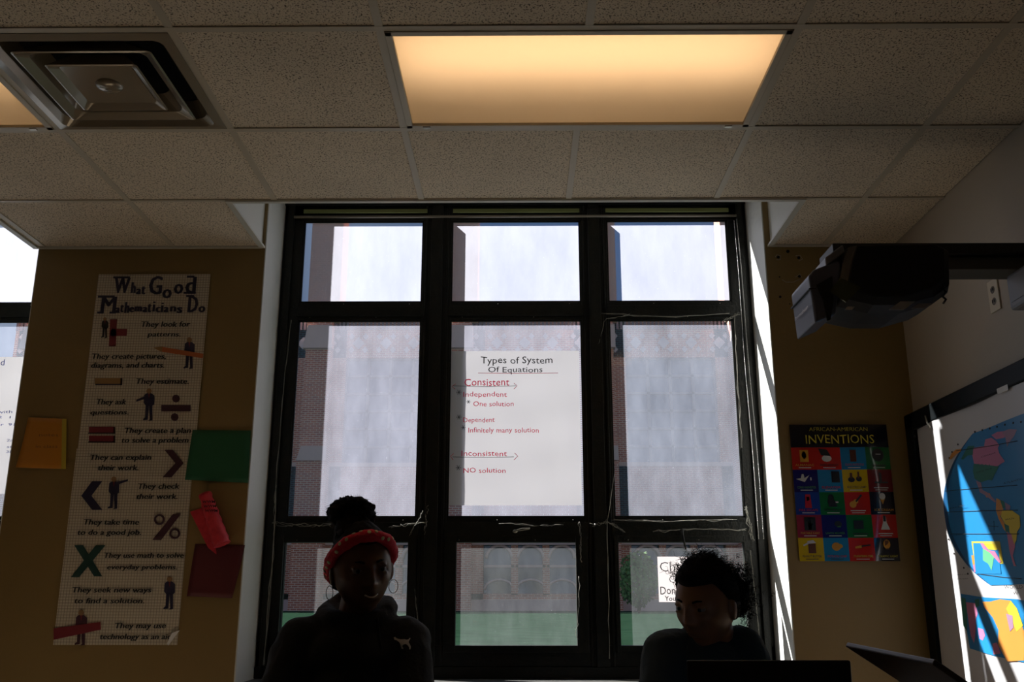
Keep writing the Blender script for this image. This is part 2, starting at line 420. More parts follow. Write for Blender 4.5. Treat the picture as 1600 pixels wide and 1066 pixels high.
# ------------------------------------------------------------------ windows
COLS = [(-1.087, -.482), (-.342, .302), (.433, 1.038)]
ROWS = [(1.425, 1.856), (.38, 1.335), (-.185, .267)]
ROWS = [(a+EYE, b+EYE) for a, b in ROWS]
LOWX = [(-1.087, -.516), (-.294, .253), (.448, 1.02)]
def window(n, dx, first=True):
    ZB, ZT = .775, 3.085
    w = empty('window_%d' % n, (dx, WY, ZB)); struct(w)
    fr = MB()
    x0, x1 = XL+dx+.004, XR+dx-.004
    y0, y1 = WY, 4.54; yt = 4.515
    fr.box((x0, y0, ZB), (COLS[0][0]+dx, y1, ZT)); fr.box((COLS[2][1]+dx, y0, ZB), (x1, y1, ZT))
    fr.box((x0, y0, ROWS[0][1]), (x1, yt, ZT)); fr.box((x0, y0, ZB), (x1, y1, ROWS[2][0]))
    # raised bead just inside the outer stiles and on the head
    fr.box((x0+.018, y0-.018, ZB), (x0+.05, y0, ZT)); fr.box((x1-.05, y0-.018, ZB), (x1-.018, y0, ZT))
    fr.box((x0, y0-.02, ZT-.05), (x1, y0, ZT)); fr.box((x0, y0-.016, ZB), (x1, y0, ZB+.05))
    fr.build('frame', M_black, w, bevel=.003)
    for a, b in ((COLS[0][1], COLS[1][0]), (COLS[1][1], COLS[2][0])):
        m = MB(); m.box((a+dx, y0, ROWS[2][0]), (b+dx, y1, ROWS[0][1]))
        c = (a+b)/2+dx
        m.box((c-.028, y0-.022, ZB+.05), (c+.028, y0, ZT-.05)); m.box((a+dx+.012, y0-.008, ZB+.05), (a+dx+.022, y0, ZT-.05)); m.box((b+dx-.022, y0-.008, ZB+.05), (b+dx-.012, y0, ZT-.05))
        m.build('mullion', M_black, w, bevel=.002)
    for i, (a, b) in enumerate(COLS):
        for zt, zb in ((ROWS[0][0], ROWS[1][1]), (ROWS[1][0], ROWS[2][1])):
            m = MB(); m.box((a+dx, y0, zb), (b+dx, yt, zt))
            m.box((a+dx-.01, y0-.012, zb+.018), (b+dx+.01, y0, zt-.022))
            for k in range(4): m.ell((a+dx+.06+k*(b-a-.12)/3, y0-.013, zt-.012 if k % 2 else zb+.01), .0022, 6, 4, 1)
            m.build('transom', [M_black, M_steel], w, bevel=.002)
    # projecting sash round each lower light
    for (a, b), (c, d) in zip(COLS, LOWX):
        s = MB(); z0, z1 = ROWS[2]
        for q0, q1 in ((a-.004, c), (d, b+.004)):
            s.box((q0+dx, y0-.014, z0-.03), (q1+dx, yt-.003, z1+.03))
        s.box((c+dx, y0-.014, z1), (d+dx, yt-.003, z1+.028)); s.box((c+dx, y0-.014, z0-.028), (d+dx, yt-.003, z0))
        s.build('sash', M_black, w, bevel=.002)
    # thin glazing beads on the upper and middle lights
    for ri in (0, 1):
        for a, b in COLS:
            s = MB(); z0, z1 = ROWS[ri]; q = .008
            s.box((a+dx, y0+.004, z0), (a+dx+q, GY, z1)); s.box((b+dx-q, y0+.004, z0), (b+dx, GY, z1))
            s.box((a+dx, y0+.004, z1-q), (b+dx, GY, z1)); s.box((a+dx, y0+.004, z0), (b+dx, GY, z0+q))
            s.build('glazing_bead', M_black, w)
    for ri, g in enumerate((G_top, G_mid, G_low)):
        for a, b in (COLS if ri < 2 else LOWX):
            z0, z1 = ROWS[ri]
            s = MB(); s.face([(a+dx, GY+.004, z0), (b+dx, GY+.004, z0), (b+dx, GY+.004, z1), (a+dx, GY+.004, z1)])
            s.build('pane', G_mid3 if (ri == 1 and a == COLS[2][0]) else g, w)
    return w
W1 = window(1, 0); W2 = window(2, DX2)

# latches and the torn shrink film that sticks to the first window
def latch(x, z, drop):
    l = MB(); l.ell((x, WY-.022, z), (.012, .008, .008), 10, 6)
    if drop: l.tube([(x, WY-.03, z), (x+.004, WY-.036, z-.04), (x+.012, WY-.036, z-.085)], [.006, .005, .004], 8)
    else:
        l.tube([(x, WY-.028, z), (x+.03, WY-.034, z+.004), (x+.065, WY-.032, z+.010), (x+.068, WY-.032, z+.014), (x+.03, WY-.034, z+.012), (x, WY-.028, z+.004)], .0022, 6)
    return l.build('latch', [M_steel], W1)
p = P(805, 831, 'Y', WY); latch(p.x, p.z, False)
p = P(1064, 830, 'Y', WY); l_ = latch(p.x, p.z, True); l_.data.materials[0] = M_black
def scrap(pts, n, amp, r=.0012):
    """a torn wiggly strip of film along a pixel path"""
    for j in range(n):
        q = []
        m = 14
        for i in range(m):
            t = i/(m-1)*(len(pts)-1); a = int(min(t, len(pts)-2)); u = t-a
            x = pts[a][0]*(1-u)+pts[a+1][0]*u; y = pts[a][1]*(1-u)+pts[a+1][1]*u
            pp = P(x, y, 'Y', WY-.02)
            q.append(pp+Vector((random.gauss(0, amp), -abs(random.gauss(0, .003)), random.gauss(0, amp))))
        FILM.tube(q, [r*random.uniform(.35, 1.2) for _ in range(m)], 4)
FILM = MB()
scrap([(455, 500), (440, 640), (428, 800)], 2, .002, .001)
scrap([(432, 760), (425, 880), (412, 1040)], 4, .003, .0013)
scrap([(428, 818), (470, 822), (520, 820)], 3, .005)
scrap([(610, 824), (640, 820), (668, 815)], 3, .004)
scrap([(660, 800), (640, 838)], 2, .003); scrap([(668, 790), (664, 836)], 2, .003)
scrap([(780, 818), (840, 822), (880, 820)], 2, .002, .001)
scrap([(935, 540), (945, 500), (985, 492)], 2, .002, .0012); scrap([(940, 490), (1050, 496), (1140, 490)], 3, .002, .001)
scrap([(1130, 502), (1146, 495), (1155, 490)], 4, .004); scrap([(1148, 490), (1152, 580), (1158, 700)], 2, .003, .0011)
scrap([(960, 740), (948, 820), (950, 900), (952, 1030)], 2, .0015, .0014)
scrap([(925, 822), (948, 815), (975, 830)], 5, .005); scrap([(960, 812), (1040, 815), (1150, 812)], 3, .003, .0012)
scrap([(1020, 830), (1080, 827), (1165, 828)], 3, .003, .0013); scrap([(1165, 790), (1172, 830), (1178, 845)], 5, .006)
scrap([(1172, 860), (1182, 950), (1190, 1020)], 3, .002, .001); scrap([(905, 900), (903, 1000)], 1, .004, .001)
scrap([(905, 815), (908, 880)], 2, .003, .001); scrap([(648, 920), (655, 990)], 2, .001, .001)
FILM.build('torn_film', M_film, W1)

# roller blind housing and bead chain of the first window
rb = empty('roller_blind', (0, WY-.05, 2.99), 'narrow roller blind housing across the window head with a bead chain at its right', 'blind')
f = MB(); f.box((XL+.05, WY-.06, ZC+.34), (XR-.05, WY-.022, ZC+.38)); f.build('headrail', M_black, rb, bevel=.004)
zz = P(800, 337.5, 'Y', WY-.05).z
f = MB(); f.tube([(XL+.06, WY-.045, zz), (XR-.06, WY-.045, zz)], .0065, 10); f.build('bottom_bar', mat('blind_bar_brown', (.22, .19, .15), .5), rb)
za = P(800, 332.5, 'Y', WY-.02).z; zb = P(800, 327, 'Y', WY-.02).z
f = MB()
for a, b in ((475, 668), (708, 905), (946, 1138)):
    f.box((P(a, 330, 'Y', WY-.02).x, WY-.026, za), (P(b, 330, 'Y', WY-.02).x, WY-.021, zb))
f.build('painted_slit_light', mat('olive_slit_light', (.24, .27, .10), .8), rb)  # greenish light in the slits below the headrail, put in as olive strips
f = MB()
for (xa, ya), (xb, yb), dy in (((1147, 345), (1186, 842), 0), ((1151, 343), (1194, 842), .008)):
    a = P(xa, ya, 'Y', WY-.035-dy); b = P(xb, yb, 'Y', WY-.035-dy); n = int((b-a).length/.0075)
    for i in range(n+1): f.ell(a.lerp(b, i/n)+Vector((.002*math.sin(i*.05), 0, 0)), .0024, 6, 4)
f.build('bead_chain', M_chain, rb)

# ------------------------------------------------------------------ papers on the glass
PY = GY-.001
def sheet(x0, x1, z0, z1, y, wav=.004, nx=16, nz=24, th=.0006):
    s = MB(); n = 0
    g = [[Vector((x0+(x1-x0)*i/nx, y-abs(wav)*(1+math.sin(i*.9+j*.35)*.5+.5*math.sin(j*.8-i*.2))*.5, z0+(z1-z0)*j/nz)) for i in range(nx+1)] for j in range(nz+1)]
    for j in range(nz+1): s.v += g[j]
    for j in range(nz):
        for i in range(nx):
            a = j*(nx+1)+i; s.f.append([a, a+1, a+nx+2, a+nx+1]); s.mi.append(0); s.sm.append(True)
    return s
ch = empty('chart_paper', (0, PY, 1.53), 'large white chart paper headed Types of System Of Equations taped on the middle pane', 'poster')
a = P(706, 549, 'Y', PY); b = P(905, 790, 'Y', PY)
sheet(-.336, .286, b.z, a.z, PY, .003).build('sheet', M_chart, ch)
TY = PY-.0075
t = MB()
for body, x, y, wd, h, mi in (('Types of System', 751, 568, 112, 11, 0), ('Of Equations', 762, 582, 85, 9, 0),
    ('Consistent', 725, 603, 70, 12, 1), ('Independent', 723, 620, 68, 8, 1), ('One solution', 739, 635, 63, 8, 1),
    ('Dependent', 723, 660, 49, 8, 1), ('Infinitely many solution', 731, 676, 110, 8, 1), ('Inconsistent', 720, 713, 71, 9, 1), ('NO solution', 723, 739, 66, 8, 1),
    ):
    px_text(t, body, x, y, wd, h, 'Y', TY, mi, bold=.002, jit=.035)
def stroke(mb, pts, r, mi, ax='Y', v=None):
    mb.tube([P(x, y, ax, v) for x, y in pts], r, 4, mi)
for x, y, q in ((717, 613, 4), (732, 628, 3), (717, 652, 4), (724, 668, 3.5), (716, 731, 4)):
    for a in (0, 60, 120): stroke(t, [(x-q*math.cos(R(a)), y-q*math.sin(R(a))), (x+q*math.cos(R(a)), y+q*math.sin(R(a)))], .0012, 0, 'Y', TY)
for pts, r, mi in (([(747, 583), (800, 583.5), (872, 583)], .0012, 1), ([(708, 603), (760, 604.5), (806, 603)], .0012, 0), ([(707, 714), (760, 715), (803, 714)], .0012, 0),
    ([(712, 600), (706, 604), (711, 608)], .0013, 1), ([(803, 599), (808, 603), (803, 608)], .0013, 1),
    ([(709, 709), (704, 713), (708, 719)], .0013, 1), ([(804, 708), (809, 713), (803, 719)], .0013, 1)):
    stroke(t, pts, r, mi, 'Y', TY)
t.build('handwriting', [M_ink, M_red], ch)

ch['group'] = 'chart papers taped on the windows'
ch2 = empty('chart_paper', (-2.7, PY, 1.53), 'white chart paper with blue handwriting on the left window, cut off by the frame edge', 'poster')
a = P(20, 558, 'Y', PY); b = P(20, 772, 'Y', PY)
sheet(-3.0, -2.37, b.z, a.z, PY, .003).build('sheet', M_chart, ch2)
ch2['group'] = ch['group']
t = MB()
px_text(t, 'd', 0, 571, 6, 10, 'Y', TY); px_text(t, 'with', -4, 646, 23, 5, 'Y', TY, jit=.03); px_text(t, '2  1', -4, 654, 20, 4, 'Y', TY)
px_text(t, 'pr  91', -6, 666, 28, 5, 'Y', TY); px_text(t, '2a', 10, 690, 10, 4, 'Y', TY); px_text(t, 'st', 10, 700, 9, 4, 'Y', TY); px_text(t, '3b', 9, 708, 10, 4, 'Y', TY)
t.build('handwriting', M_blue, ch2)

nt_ = empty('handwritten_note', (.75, PY, 1.1), 'pinkish white note starting Che taped on the lower right pane behind the curly head', 'sign')
a = P(1027, 870, 'Y', PY); b = P(1115, 941, 'Y', PY)
sheet(a.x, b.x, b.z, a.z, PY, .001, 4, 4).build('sheet', M_note, nt_)
t = MB(); TY2 = PY-.003
px_text(t, 'Che', 1030, 893, 34, 16, 'Y', TY2, bold=-.012, jit=.02); px_text(t, 'C', 1045, 911, 9, 12, 'Y', TY2, bold=-.01)
px_text(t, "Don't", 1031, 929, 31, 13, 'Y', TY2, bold=.0, jit=.02); px_text(t, 'You', 1039, 939, 17, 8, 'Y', TY2, bold=.012, jit=.03)
t.build('handwriting', M_ink, nt_)

# ------------------------------------------------------------------ ceiling lights
M_lens = bpy.data.materials.new('prismatic_lens'); M_lens.use_nodes = True
_t = M_lens.node_tree; _t.nodes.clear()
_o = _t.nodes.new('ShaderNodeOutputMaterial'); _a = _t.nodes.new('ShaderNodeBsdfTranslucent'); _a.inputs[0].default_value = (.93, .82, .66, 1)
_b = _t.nodes.new('ShaderNodeBsdfDiffuse'); _b.inputs[0].default_value = (.55, .48, .38, 1)
_m = _t.nodes.new('ShaderNodeMixShader'); _m.inputs[0].default_value = .25
_t.links.new(_a.outputs[0], _m.inputs[1]); _t.links.new(_b.outputs[0], _m.inputs[2]); _t.links.new(_m.outputs[0], _o.inputs[0])
M_lampw = mat('white_enamel', (.8, .78, .72), .6)
M_tube = mat('lit_fluorescent_tube', (1, 1, 1), .5, emit=(1, .80, .64), estr=3.5)
def ceiling_light(k0, label):
    x0, x1 = GX(k0)+.012, GX(k0+2)-.012; y0, y1 = GYr(2)+.012, GYr(1)-.012
    t = empty('ceiling_light', ((x0+x1)/2, (y0+y1)/2, ZC), label, 'ceiling light')
    t["group"] = "recessed ceiling lights"
    f = MB(); z0, z1 = ZC+.012, ZC+.15; e = .004
    f.box((x0, y0, z1), (x1, y1, z1+e)); f.box((x0, y0, z0), (x0+e, y1, z1)); f.box((x1-e, y0, z0), (x1, y1, z1))
    f.box((x0, y0, z0), (x1, y0+e, z1)); f.box((x0, y1-e, z0), (x1, y1, z1))
    f.build('housing', M_lampw, t)
    f = MB(); q = .022
    f.box((x0, y0, ZC-.004), (x0+q, y1, ZC+.010)); f.box((x1-q, y0, ZC-.004), (x1, y1, ZC+.010))
    f.box((x0, y0, ZC-.004), (x1, y0+q, ZC+.010)); f.box((x0, y1-q, ZC-.004), (x1, y1, ZC+.010))
    f.build('lens_frame', M_tee, t, bevel=.002)
    f = MB(); f.box((x0+q-.004, y0+q-.004, ZC+.006), (x1-q+.004, y1-q+.004, ZC+.008)); f.build('lens', M_lens, t)
    for yy in (y0+.06, y0+.15, y0+.24):
        f = MB(); f.tube([(x0+.03, yy, ZC+.115), (x1-.03, yy, ZC+.115)], .016, 10); f.build('lamp_tube', M_tube, t)
    for xx in (x0+.07, x1-.07):
        f = MB(); f.box((xx-.012, y1-.014, ZC-.007), (xx+.012, y1-.002, ZC-.003)); f.build('latch', M_steel, t)
    return t
ceiling_light(0, 'long rectangular recessed ceiling light with a warm glowing lens above the middle window')
ceiling_light(-4, 'warm recessed ceiling light cut off at the left, beside the air diffuser')

# air diffuser
M_diff = mat('diffuser_enamel', (.30, .25, .18), .22, .3, coat=.3)
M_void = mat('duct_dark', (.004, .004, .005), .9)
cx, cy = (GX(-2)+GX(-1))/2, (GYr(1)+GYr(2))/2
t = empty('air_diffuser', (cx, cy, ZC), 'square metal supply air diffuser with nested louvres in the ceiling grid', 'air vent')
def rsq(s, z, r, n=6):
    q = []
    for cxs, cys, a0 in ((1, 1, 0), (-1, 1, PI/2), (-1, -1, PI), (1, -1, 1.5*PI)):
        for i in range(n+1):
            a = a0+PI/2*i/n
            q.append(Vector((cx+cxs*(s-r)+r*math.cos(a), cy+cys*(s-r)+r*math.sin(a), z)))
    return q
def ring(mb, prof, close=False):
    L = [rsq(*p) for p in prof]; n = len(L[0]); b = len(mb.v)
    for l in L: mb.v += l
    for i in range(len(L)-1):
        for k in range(n):
            mb.f.append([b+i*n+k, b+i*n+(k+1) % n, b+(i+1)*n+(k+1) % n, b+(i+1)*n+k]); mb.mi.append(0); mb.sm.append(False)
f = MB(); ring(f, [(.292, ZC-.002, .004), (.262, ZC-.008, .03), (.246, ZC+.012, .05), (.236, ZC+.075, .07)]); f.build('outer_frame', M_diff, t)
f = MB(); ring(f, [(.212, ZC-.010, .012), (.206, ZC-.012, .012), (.180, ZC+.004, .03), (.150, ZC+.055, .05), (.158, ZC+.055, .05), (.212, ZC-.010, .012)]); f.build('louvre', M_diff, t)
f = MB(); ring(f, [(.142, ZC-.012, .010), (.136, ZC-.014, .010), (.112, ZC+.002, .02), (.095, ZC+.045, .03), (.10, ZC+.05, .03), (.142, ZC-.012, .010)]); f.build('louvre', M_diff, t)
f = MB(); q = rsq(.112, ZC+.0, .01); f.prism(q[::-1], (0, 0, .006)); f.ell((cx, cy, ZC-.0), (.042, .042, .018), 24, 10); f.ell((cx, cy, ZC-.018), (.009, .009, .003), 12, 6); f.build('centre_plate', M_diff, t)
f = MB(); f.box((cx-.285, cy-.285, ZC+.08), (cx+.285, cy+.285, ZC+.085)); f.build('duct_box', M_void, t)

# ------------------------------------------------------------------ long maths banner on the left pier
BX = YW-.004
M_grid = sheet_mat('graph_paper', (.60, .54, .44), 0, .55, grid=(.0122, (.28, .24, .20)))
M_navy = mat('navy_print', (.018, .016, .05), .6); M_maroon = mat('maroon_print', (.20, .018, .03), .6)
M_plum = mat('plum_print', (.055, .015, .03), .6); M_tan = mat('tan_print', (.33, .19, .07), .6)
M_skinp = mat('printed_skin', (.30, .17, .08), .6); M_pencil = mat('orange_print', (.50, .13, .04), .6); M_green = mat('dark_green_print', (.012, .05, .045), .6)
bn = empty('maths_banner', (-1.7, BX, 1.7), 'tall graph-paper banner headed What Good Mathematicians Do on the left pier', 'poster')
xl, xr = -1.957, -1.436
zt = P(240, 429, 'Y', BX).z; zm = P(200, 702, 'Y', BX).z; zb = P(180, 1008, 'Y', BX).z
def flat_sheet(x0, x1, z0, z1, y, m, name, parent, amp=.0016, curl=0., nx=12, nz=24, right_curl=0.):
    s = MB(); n0 = 0
    for j in range(nz+1):
        for i in range(nx+1):
            u, v_ = i/nx, j/nz
            yy = y-amp*(.5+.5*math.sin(u*5+v_*9))-curl*max(0, 1-v_*6)**2*(.5+.5*u)-right_curl*max(0, u-.85)**2*30
            s.v.append(Vector((x0+(x1-x0)*u, yy, z0+(z1-z0)*v_)))
    for j in range(nz):
        for i in range(nx):
            a = j*(nx+1)+i; s.f.append([a, a+1, a+nx+2, a+nx+1]); s.mi.append(0); s.sm.append(True)
    o = s.build(name, m, parent)
    return o
flat_sheet(xl, xr, zb, zm+.002, BX, M_grid, 'lower_sheet', bn, .0008)
flat_sheet(xl+.005, xr+.004, zm-.002, zt, BX-.0025, M_grid, 'upper_sheet', bn, .0008)
V = BX-.0045
pr = MB()                      # 0 navy 1 black 2 maroon 3 plum 4 tan 5 skin 6 orange 7 green
PM = [M_navy, M_ink, M_maroon, M_plum, M_tan, M_skinp, M_pencil, M_green]
def serif(s_, x, y, w_, h_, mi=0, bold=.03):   # one fat letter with slab feet
    for k, q_ in enumerate((-1.2, -.6, 0, .6, 1.2)): px_text(pr, s_, x+1.2+q_, y, w_-2.4, h_, 'Y', V, mi, lift=.0008+.00004*k)
for ch_, x, y, w_, h_ in (('W', 177, 458, 25, 25), ('h', 203, 458, 8, 18), ('a', 212, 460, 8, 14), ('t', 220, 460, 7, 17), ('G', 230, 460, 21, 30), ('o', 252, 466, 15, 22), ('o', 270, 459, 15, 24), ('d', 287, 458, 17, 27),
    ('M', 154, 489, 24, 27), ('a', 179, 489, 8, 13), ('t', 187, 488, 6, 16), ('h', 193, 489, 8, 18), ('e', 201, 488, 8, 13), ('m', 209, 487, 12, 13), ('a', 222, 488, 8, 13), ('t', 230, 488, 6, 18), ('i', 237, 487, 4, 18), ('c', 242, 488, 8, 13), ('i', 250, 488, 4, 17), ('a', 255, 488, 8, 13), ('n', 264, 487, 10, 13), ('s', 275, 489, 9, 14), ('D', 291, 488, 16, 27), ('o', 309, 488, 11, 15)):
    serif(ch_, x, y, w_, h_, 0, .016 if ch_ in 'MW' else .04)
for x, y, w_ in ((177, 434, 26), (292, 433, 12), (153, 464, 26), (152, 489, 10), (171, 489, 10), (291, 463, 12), (287, 458, 19)):
    px_poly(pr, [(x, y-2), (x+w_, y-2), (x+w_, y+1.2), (x, y+1.2)], 'Y', V, .0003, 0)
lines = [('They look for', 219, 511, 77, 9), ('patterns.', 230, 526, 52, 8), ('They create pictures,', 142, 561, 116, 9), ('diagrams, and charts.', 141, 575, 115, 9),
 ('They estimate.', 211, 600, 83, 9), ('They ask', 149, 632, 47, 9), ('questions.', 140, 648, 60, 8), ('They create a plan', 193, 677, 104, 9), ('to solve a problem', 189, 692, 105, 9),
 ('They can explain', 139, 719, 96, 9), ('their work.', 152, 735, 64, 9), ('They check', 214, 764, 65, 9), ('their work.', 212, 780, 65, 9), ('They take time', 129, 820, 87, 9), ('to do a good job.', 120, 836, 100, 9),
 ('They use math to solve', 161, 872, 125, 9), ('everyday problems.', 166, 890, 110, 8), ('They seek new ways', 111, 926, 124, 9), ('to find a solution.', 115, 943, 110, 9), ('They may use', 178, 982, 80, 9), ('technology as an aid', 155, 999, 113, 9)]
for b_, x, y, w_, h_ in lines:
    for k, q_ in enumerate((-.45, 0, .45)): px_text(pr, b_, x+.45+q_, y, w_-.9, h_, 'Y', V, 1, shear=.12, jit=.012, lift=.0008+.00004*k)
def rectp(x0, y0, x1, y1, mi, sk=0): px_poly(pr, [(x0, y1), (x1, y1), (x1+sk, y0), (x0+sk, y0)], 'Y', V, .0004, mi)
rectp(170, 499, 181, 541, 2, 2); rectp(172, 514, 198, 525, 2, 1)
def man(x, y, h, mi=0, arm=None):
    s_ = h/48
    px_disc(pr, x, y-h+4*s_, 4*s_, 'Y', V, .0007, 5); px_poly(pr, [(x-7*s_, y-h+10*s_), (x-3*s_, y-h+7*s_), (x+3*s_, y-h+7*s_), (x+8*s_, y-h+11*s_), (x+8*s_, y-h+24*s_), (x+5*s_, y-h+26*s_), (x-5*s_, y-h+26*s_), (x-8*s_, y-h+22*s_)], 'Y', V, .0006, mi)
    px_poly(pr, [(x-5*s_, y-h+25*s_), (x, y-h+25*s_), (x-2*s_, y-1), (x-9*s_, y), (x-9*s_, y-2*s_), (x-6*s_, y-4*s_)], 'Y', V, .0006, mi)
    px_poly(pr, [(x, y-h+25*s_), (x+5*s_, y-h+25*s_), (x+5*s_, y), (x-1*s_, y+1), (x+1*s_, y-2)], 'Y', V, .0006, mi)
    px_poly(pr, [(x-1.3*s_, y-h+8*s_), (x+1.3*s_, y-h+8*s_), (x, y-h+16*s_)], 'Y', V, .0009, 2)
    if arm: px_poly(pr, [(x, y-h+9*s_), (x, y-h+14*s_), (x+arm[0], y-h+arm[1]+3), (x+arm[0], y-h+arm[1])], 'Y', V, .0008, mi)
man(164, 528, 32, 1); man(296, 576, 49); man(233, 657, 50, arm=(-20, 18)); man(178, 795, 50, arm=(22, 4)); man(265, 952, 51); man(127, 1008, 55, 3)
px_poly(pr, [(240, 543.5), (252, 542), (318, 553), (317, 560), (251, 549.5)], 'Y', V, .0012, 6); px_poly(pr, [(240, 543.5), (254, 541.5), (253, 550)], 'Y', V, .0014, 4)
rectp(148, 591, 190, 600, 4); rectp(149, 600, 191, 602, 0); rectp(188, 591, 191, 602, 0)
rectp(252, 633, 298, 643, 3); px_disc(pr, 275, 623, 6, 'Y', V, .0006, 3); px_disc(pr, 273, 652, 6, 'Y', V, .0006, 3)
for y in (667, 681): rectp(139, y, 179, y+9, 2); rectp(138, y+9, 179, y+11, 1); rectp(177, y, 180, y+11, 1)
px_poly(pr, [(257, 703), (270, 703), (287, 724), (268, 746), (254, 746), (274, 724)], 'Y', V, .0005, 3)
px_poly(pr, [(160, 752), (144, 752), (127, 775), (144, 797), (160, 797), (143, 775)], 'Y', V, .0005, 0)
px_poly(pr, [(270, 804), (283, 803), (252, 844), (238, 844)], 'Y', V, .0005, 3)
for x, y in ((249, 812), (273, 834)):
    pr.tube([P(x+7*math.cos(a*PI/8), y+7*math.sin(a*PI/8), 'Y', V) for a in range(16)], .0045, 4, 3, closed=True)
px_poly(pr, [(116, 852), (130, 852), (160, 901), (147, 901)], 'Y', V, .0005, 7); px_poly(pr, [(150, 852), (165, 852), (124, 902), (111, 902)], 'Y', V, .0007, 7)
px_poly(pr, [(84, 982), (157, 972), (158, 984), (84, 1000)], 'Y', V, .0014, 2)
pb = pr.build('print', PM, bn)
# curled lower right corner
f = MB(); c = P(281, 985, 'Y', BX-.004); d = P(263, 1009, 'Y', BX-.004)
f.face([c, d, d+Vector((0, -.02, .008)), d+Vector((.02, -.03, .05))]); f.build('curled_corner', M_white, bn)

# loose papers round the banner
def px_paper(name, label, cat, quad, m, y=YW-.004, bulge=.012, side='L'):
    q = [P(x, yy, 'Y', y) for x, yy in quad]      # tl tr br bl
    s = MB(); nx = nz = 10
    for j in range(nz+1):
        for i in range(nx+1):
            u, v_ = i/nx, j/nz
            p_ = (q[3].lerp(q[2], u)).lerp(q[0].lerp(q[1], u), v_)
            k = (1-v_)*((1-u) if side == 'L' else u)
            p_.y -= bulge*k*k+.001*math.sin(u*6+v_*4)+.001
            s.v.append(p_)
    for j in range(nz):
        for i in range(nx):
            a = j*(nx+1)+i; s.f.append([a, a+1, a+nx+2, a+nx+1]); s.mi.append(0); s.sm.append(True)
    o = s.build(name, m)
    so_ = o.modifiers.new('s', 'SOLIDIFY'); so_.thickness = .0005
    return tag(o, label, cat)
M_orange = sheet_mat('orange_transparency', (.75, .33, .05), .3, .25)
o = px_paper('orange_paper', 'glossy orange sheet stuck on the left pier beside the left window', 'paper', [(44, 652), (104, 655), (103, 733), (30, 732)], M_orange, bulge=.03)
f = MB(); 
px_poly(f, [(97, 655), (104, 655), (103, 733), (96, 733)], 'Y', YW-.014, 0); f.build('yellow_edge', mat('yellow_edge', (.55, .42, .05), .4), o)
f = MB(); px_text(f, 'notes', 60, 682, 30, 5, 'Y', YW-.022, 0, jit=.03); px_text(f, 'in class', 55, 700, 34, 5, 'Y', YW-.024, 0, jit=.03); f.build('faint_writing', mat('brown_ink', (.35, .13, .02), .6), o)
px_paper('green_paper', 'dark green sheet of paper overlapping the right edge of the banner', 'paper', [(301, 672), (392, 673), (388, 755), (289, 750)], mat('green_paper', (.012, .11, .045), .7), y=YW-.009, bulge=.004, side='R')
px_paper('maroon_folder', 'dark maroon folder pinned low on the left pier under the red roll', 'folder', [(305, 850), (383, 852), (366, 935), (292, 932)], mat('maroon_card', (.10, .012, .018), .6), bulge=.03, side='R')
M_redp = mat('red_paper', (.62, .03, .05), .55, vary=(40, (.5, .02, .04)))
t = empty('red_paper_roll', P(330, 820, 'Y', YW-.03), 'crumpled rolled red paper pinned beside the banner above the maroon folder', 'paper')
f = MB(); pts = []
a = P(320, 772, 'Y', YW-.035); b = P(347, 852, 'Y', YW-.045)
n = 18
for i in range(n+1):
    q = a.lerp(b, i/n); pts.append(q)
r_ = [.026+.010*i/n+.0025*math.sin(i*2.1) for i in range(n+1)]
f.tube(pts, r_, 20, cap=False)
for i, v_ in enumerate(f.v):
    v_ += Vector((.0025*noise.noise(v_*90), .0025*noise.noise(v_*90+Vector((5, 0, 0))), .002))
o = f.build('rolled_sheet', M_redp, t); sm = o.modifiers.new('s', 'SOLIDIFY'); sm.thickness = .001
f = MB(); px_poly(f, [(297, 800), (316, 794), (333, 846), (344, 860), (340, 868), (325, 856)], 'Y', YW-.004, .001); o = f.build('torn_flap', M_redp, t); sm = o.modifiers.new('s', 'SOLIDIFY'); sm.thickness = .001
f = MB()
for k in range(3): px_text(f, 'WWM', 316+k*2, 786+k*7, 20, 4, 'Y', YW-.075-.001*k, 0, bold=.02, jit=.05)
f.build('marker_scribble', M_ink, t)

# ------------------------------------------------------------------ colourful invention poster on the right pier
IY = YW-.006
ip = empty('invention_poster', (1.4, IY, 1.56), 'glossy poster African-American Inventions with a grid of bright colour squares on the right pier', 'poster')
ax0, ax1, az1, az0 = 1.186, 1.612, .757+EYE, .170+EYE
def ptY(u, v_): return (ax0+(ax1-ax0)*u, az1+(az0-az1)*v_)
CC = {'R': (.50, .018, .012), 'B': (.012, .045, .30), 'C': (.015, .20, .42), 'G': (.008, .14, .03), 'N': (.012, .01, .13), 'Y': (.60, .42, .01), 'K': (.008, .007, .016), 'D': (.16, .008, .01), 'M': (.28, .02, .05)}
keys = list(CC); pm = []
for k in keys: pm.append(mat('gloss_print_'+{'R': 'red', 'B': 'blue', 'C': 'cyan', 'G': 'green', 'N': 'navy', 'Y': 'yellow', 'K': 'black', 'D': 'dark_red', 'M': 'crimson'}[k], CC[k], .18, coat=.4))
gridc = ['RRCG', 'NCYD', 'BGRK', 'MNGR', 'YCRK']
f = MB(); e = 0
def bulge(u, v_): return .010*math.exp(-((u-.72-.12*math.sin(v_*3))**2)/.02)
def patch(mb, u0, v0, u1, v1, mi, lift=0., n=6):
    b = len(mb.v)
    for j in range(n+1):
        for i in range(n+1):
            u = u0+(u1-u0)*i/n; v_ = v0+(v1-v0)*j/n; x, z = ptY(u, v_)
            mb.v.append(Vector((x, IY-.001-lift-bulge(u, v_), z)))
    for j in range(n):
        for i in range(n):
            a = b+j*(n+1)+i; mb.f.append([a, a+n+1, a+n+2, a+1]); mb.mi.append(mi); mb.sm.append(True)
H0 = .172; RH = (1-H0)/5
patch(f, 0, 0, 1, H0, keys.index('K'))
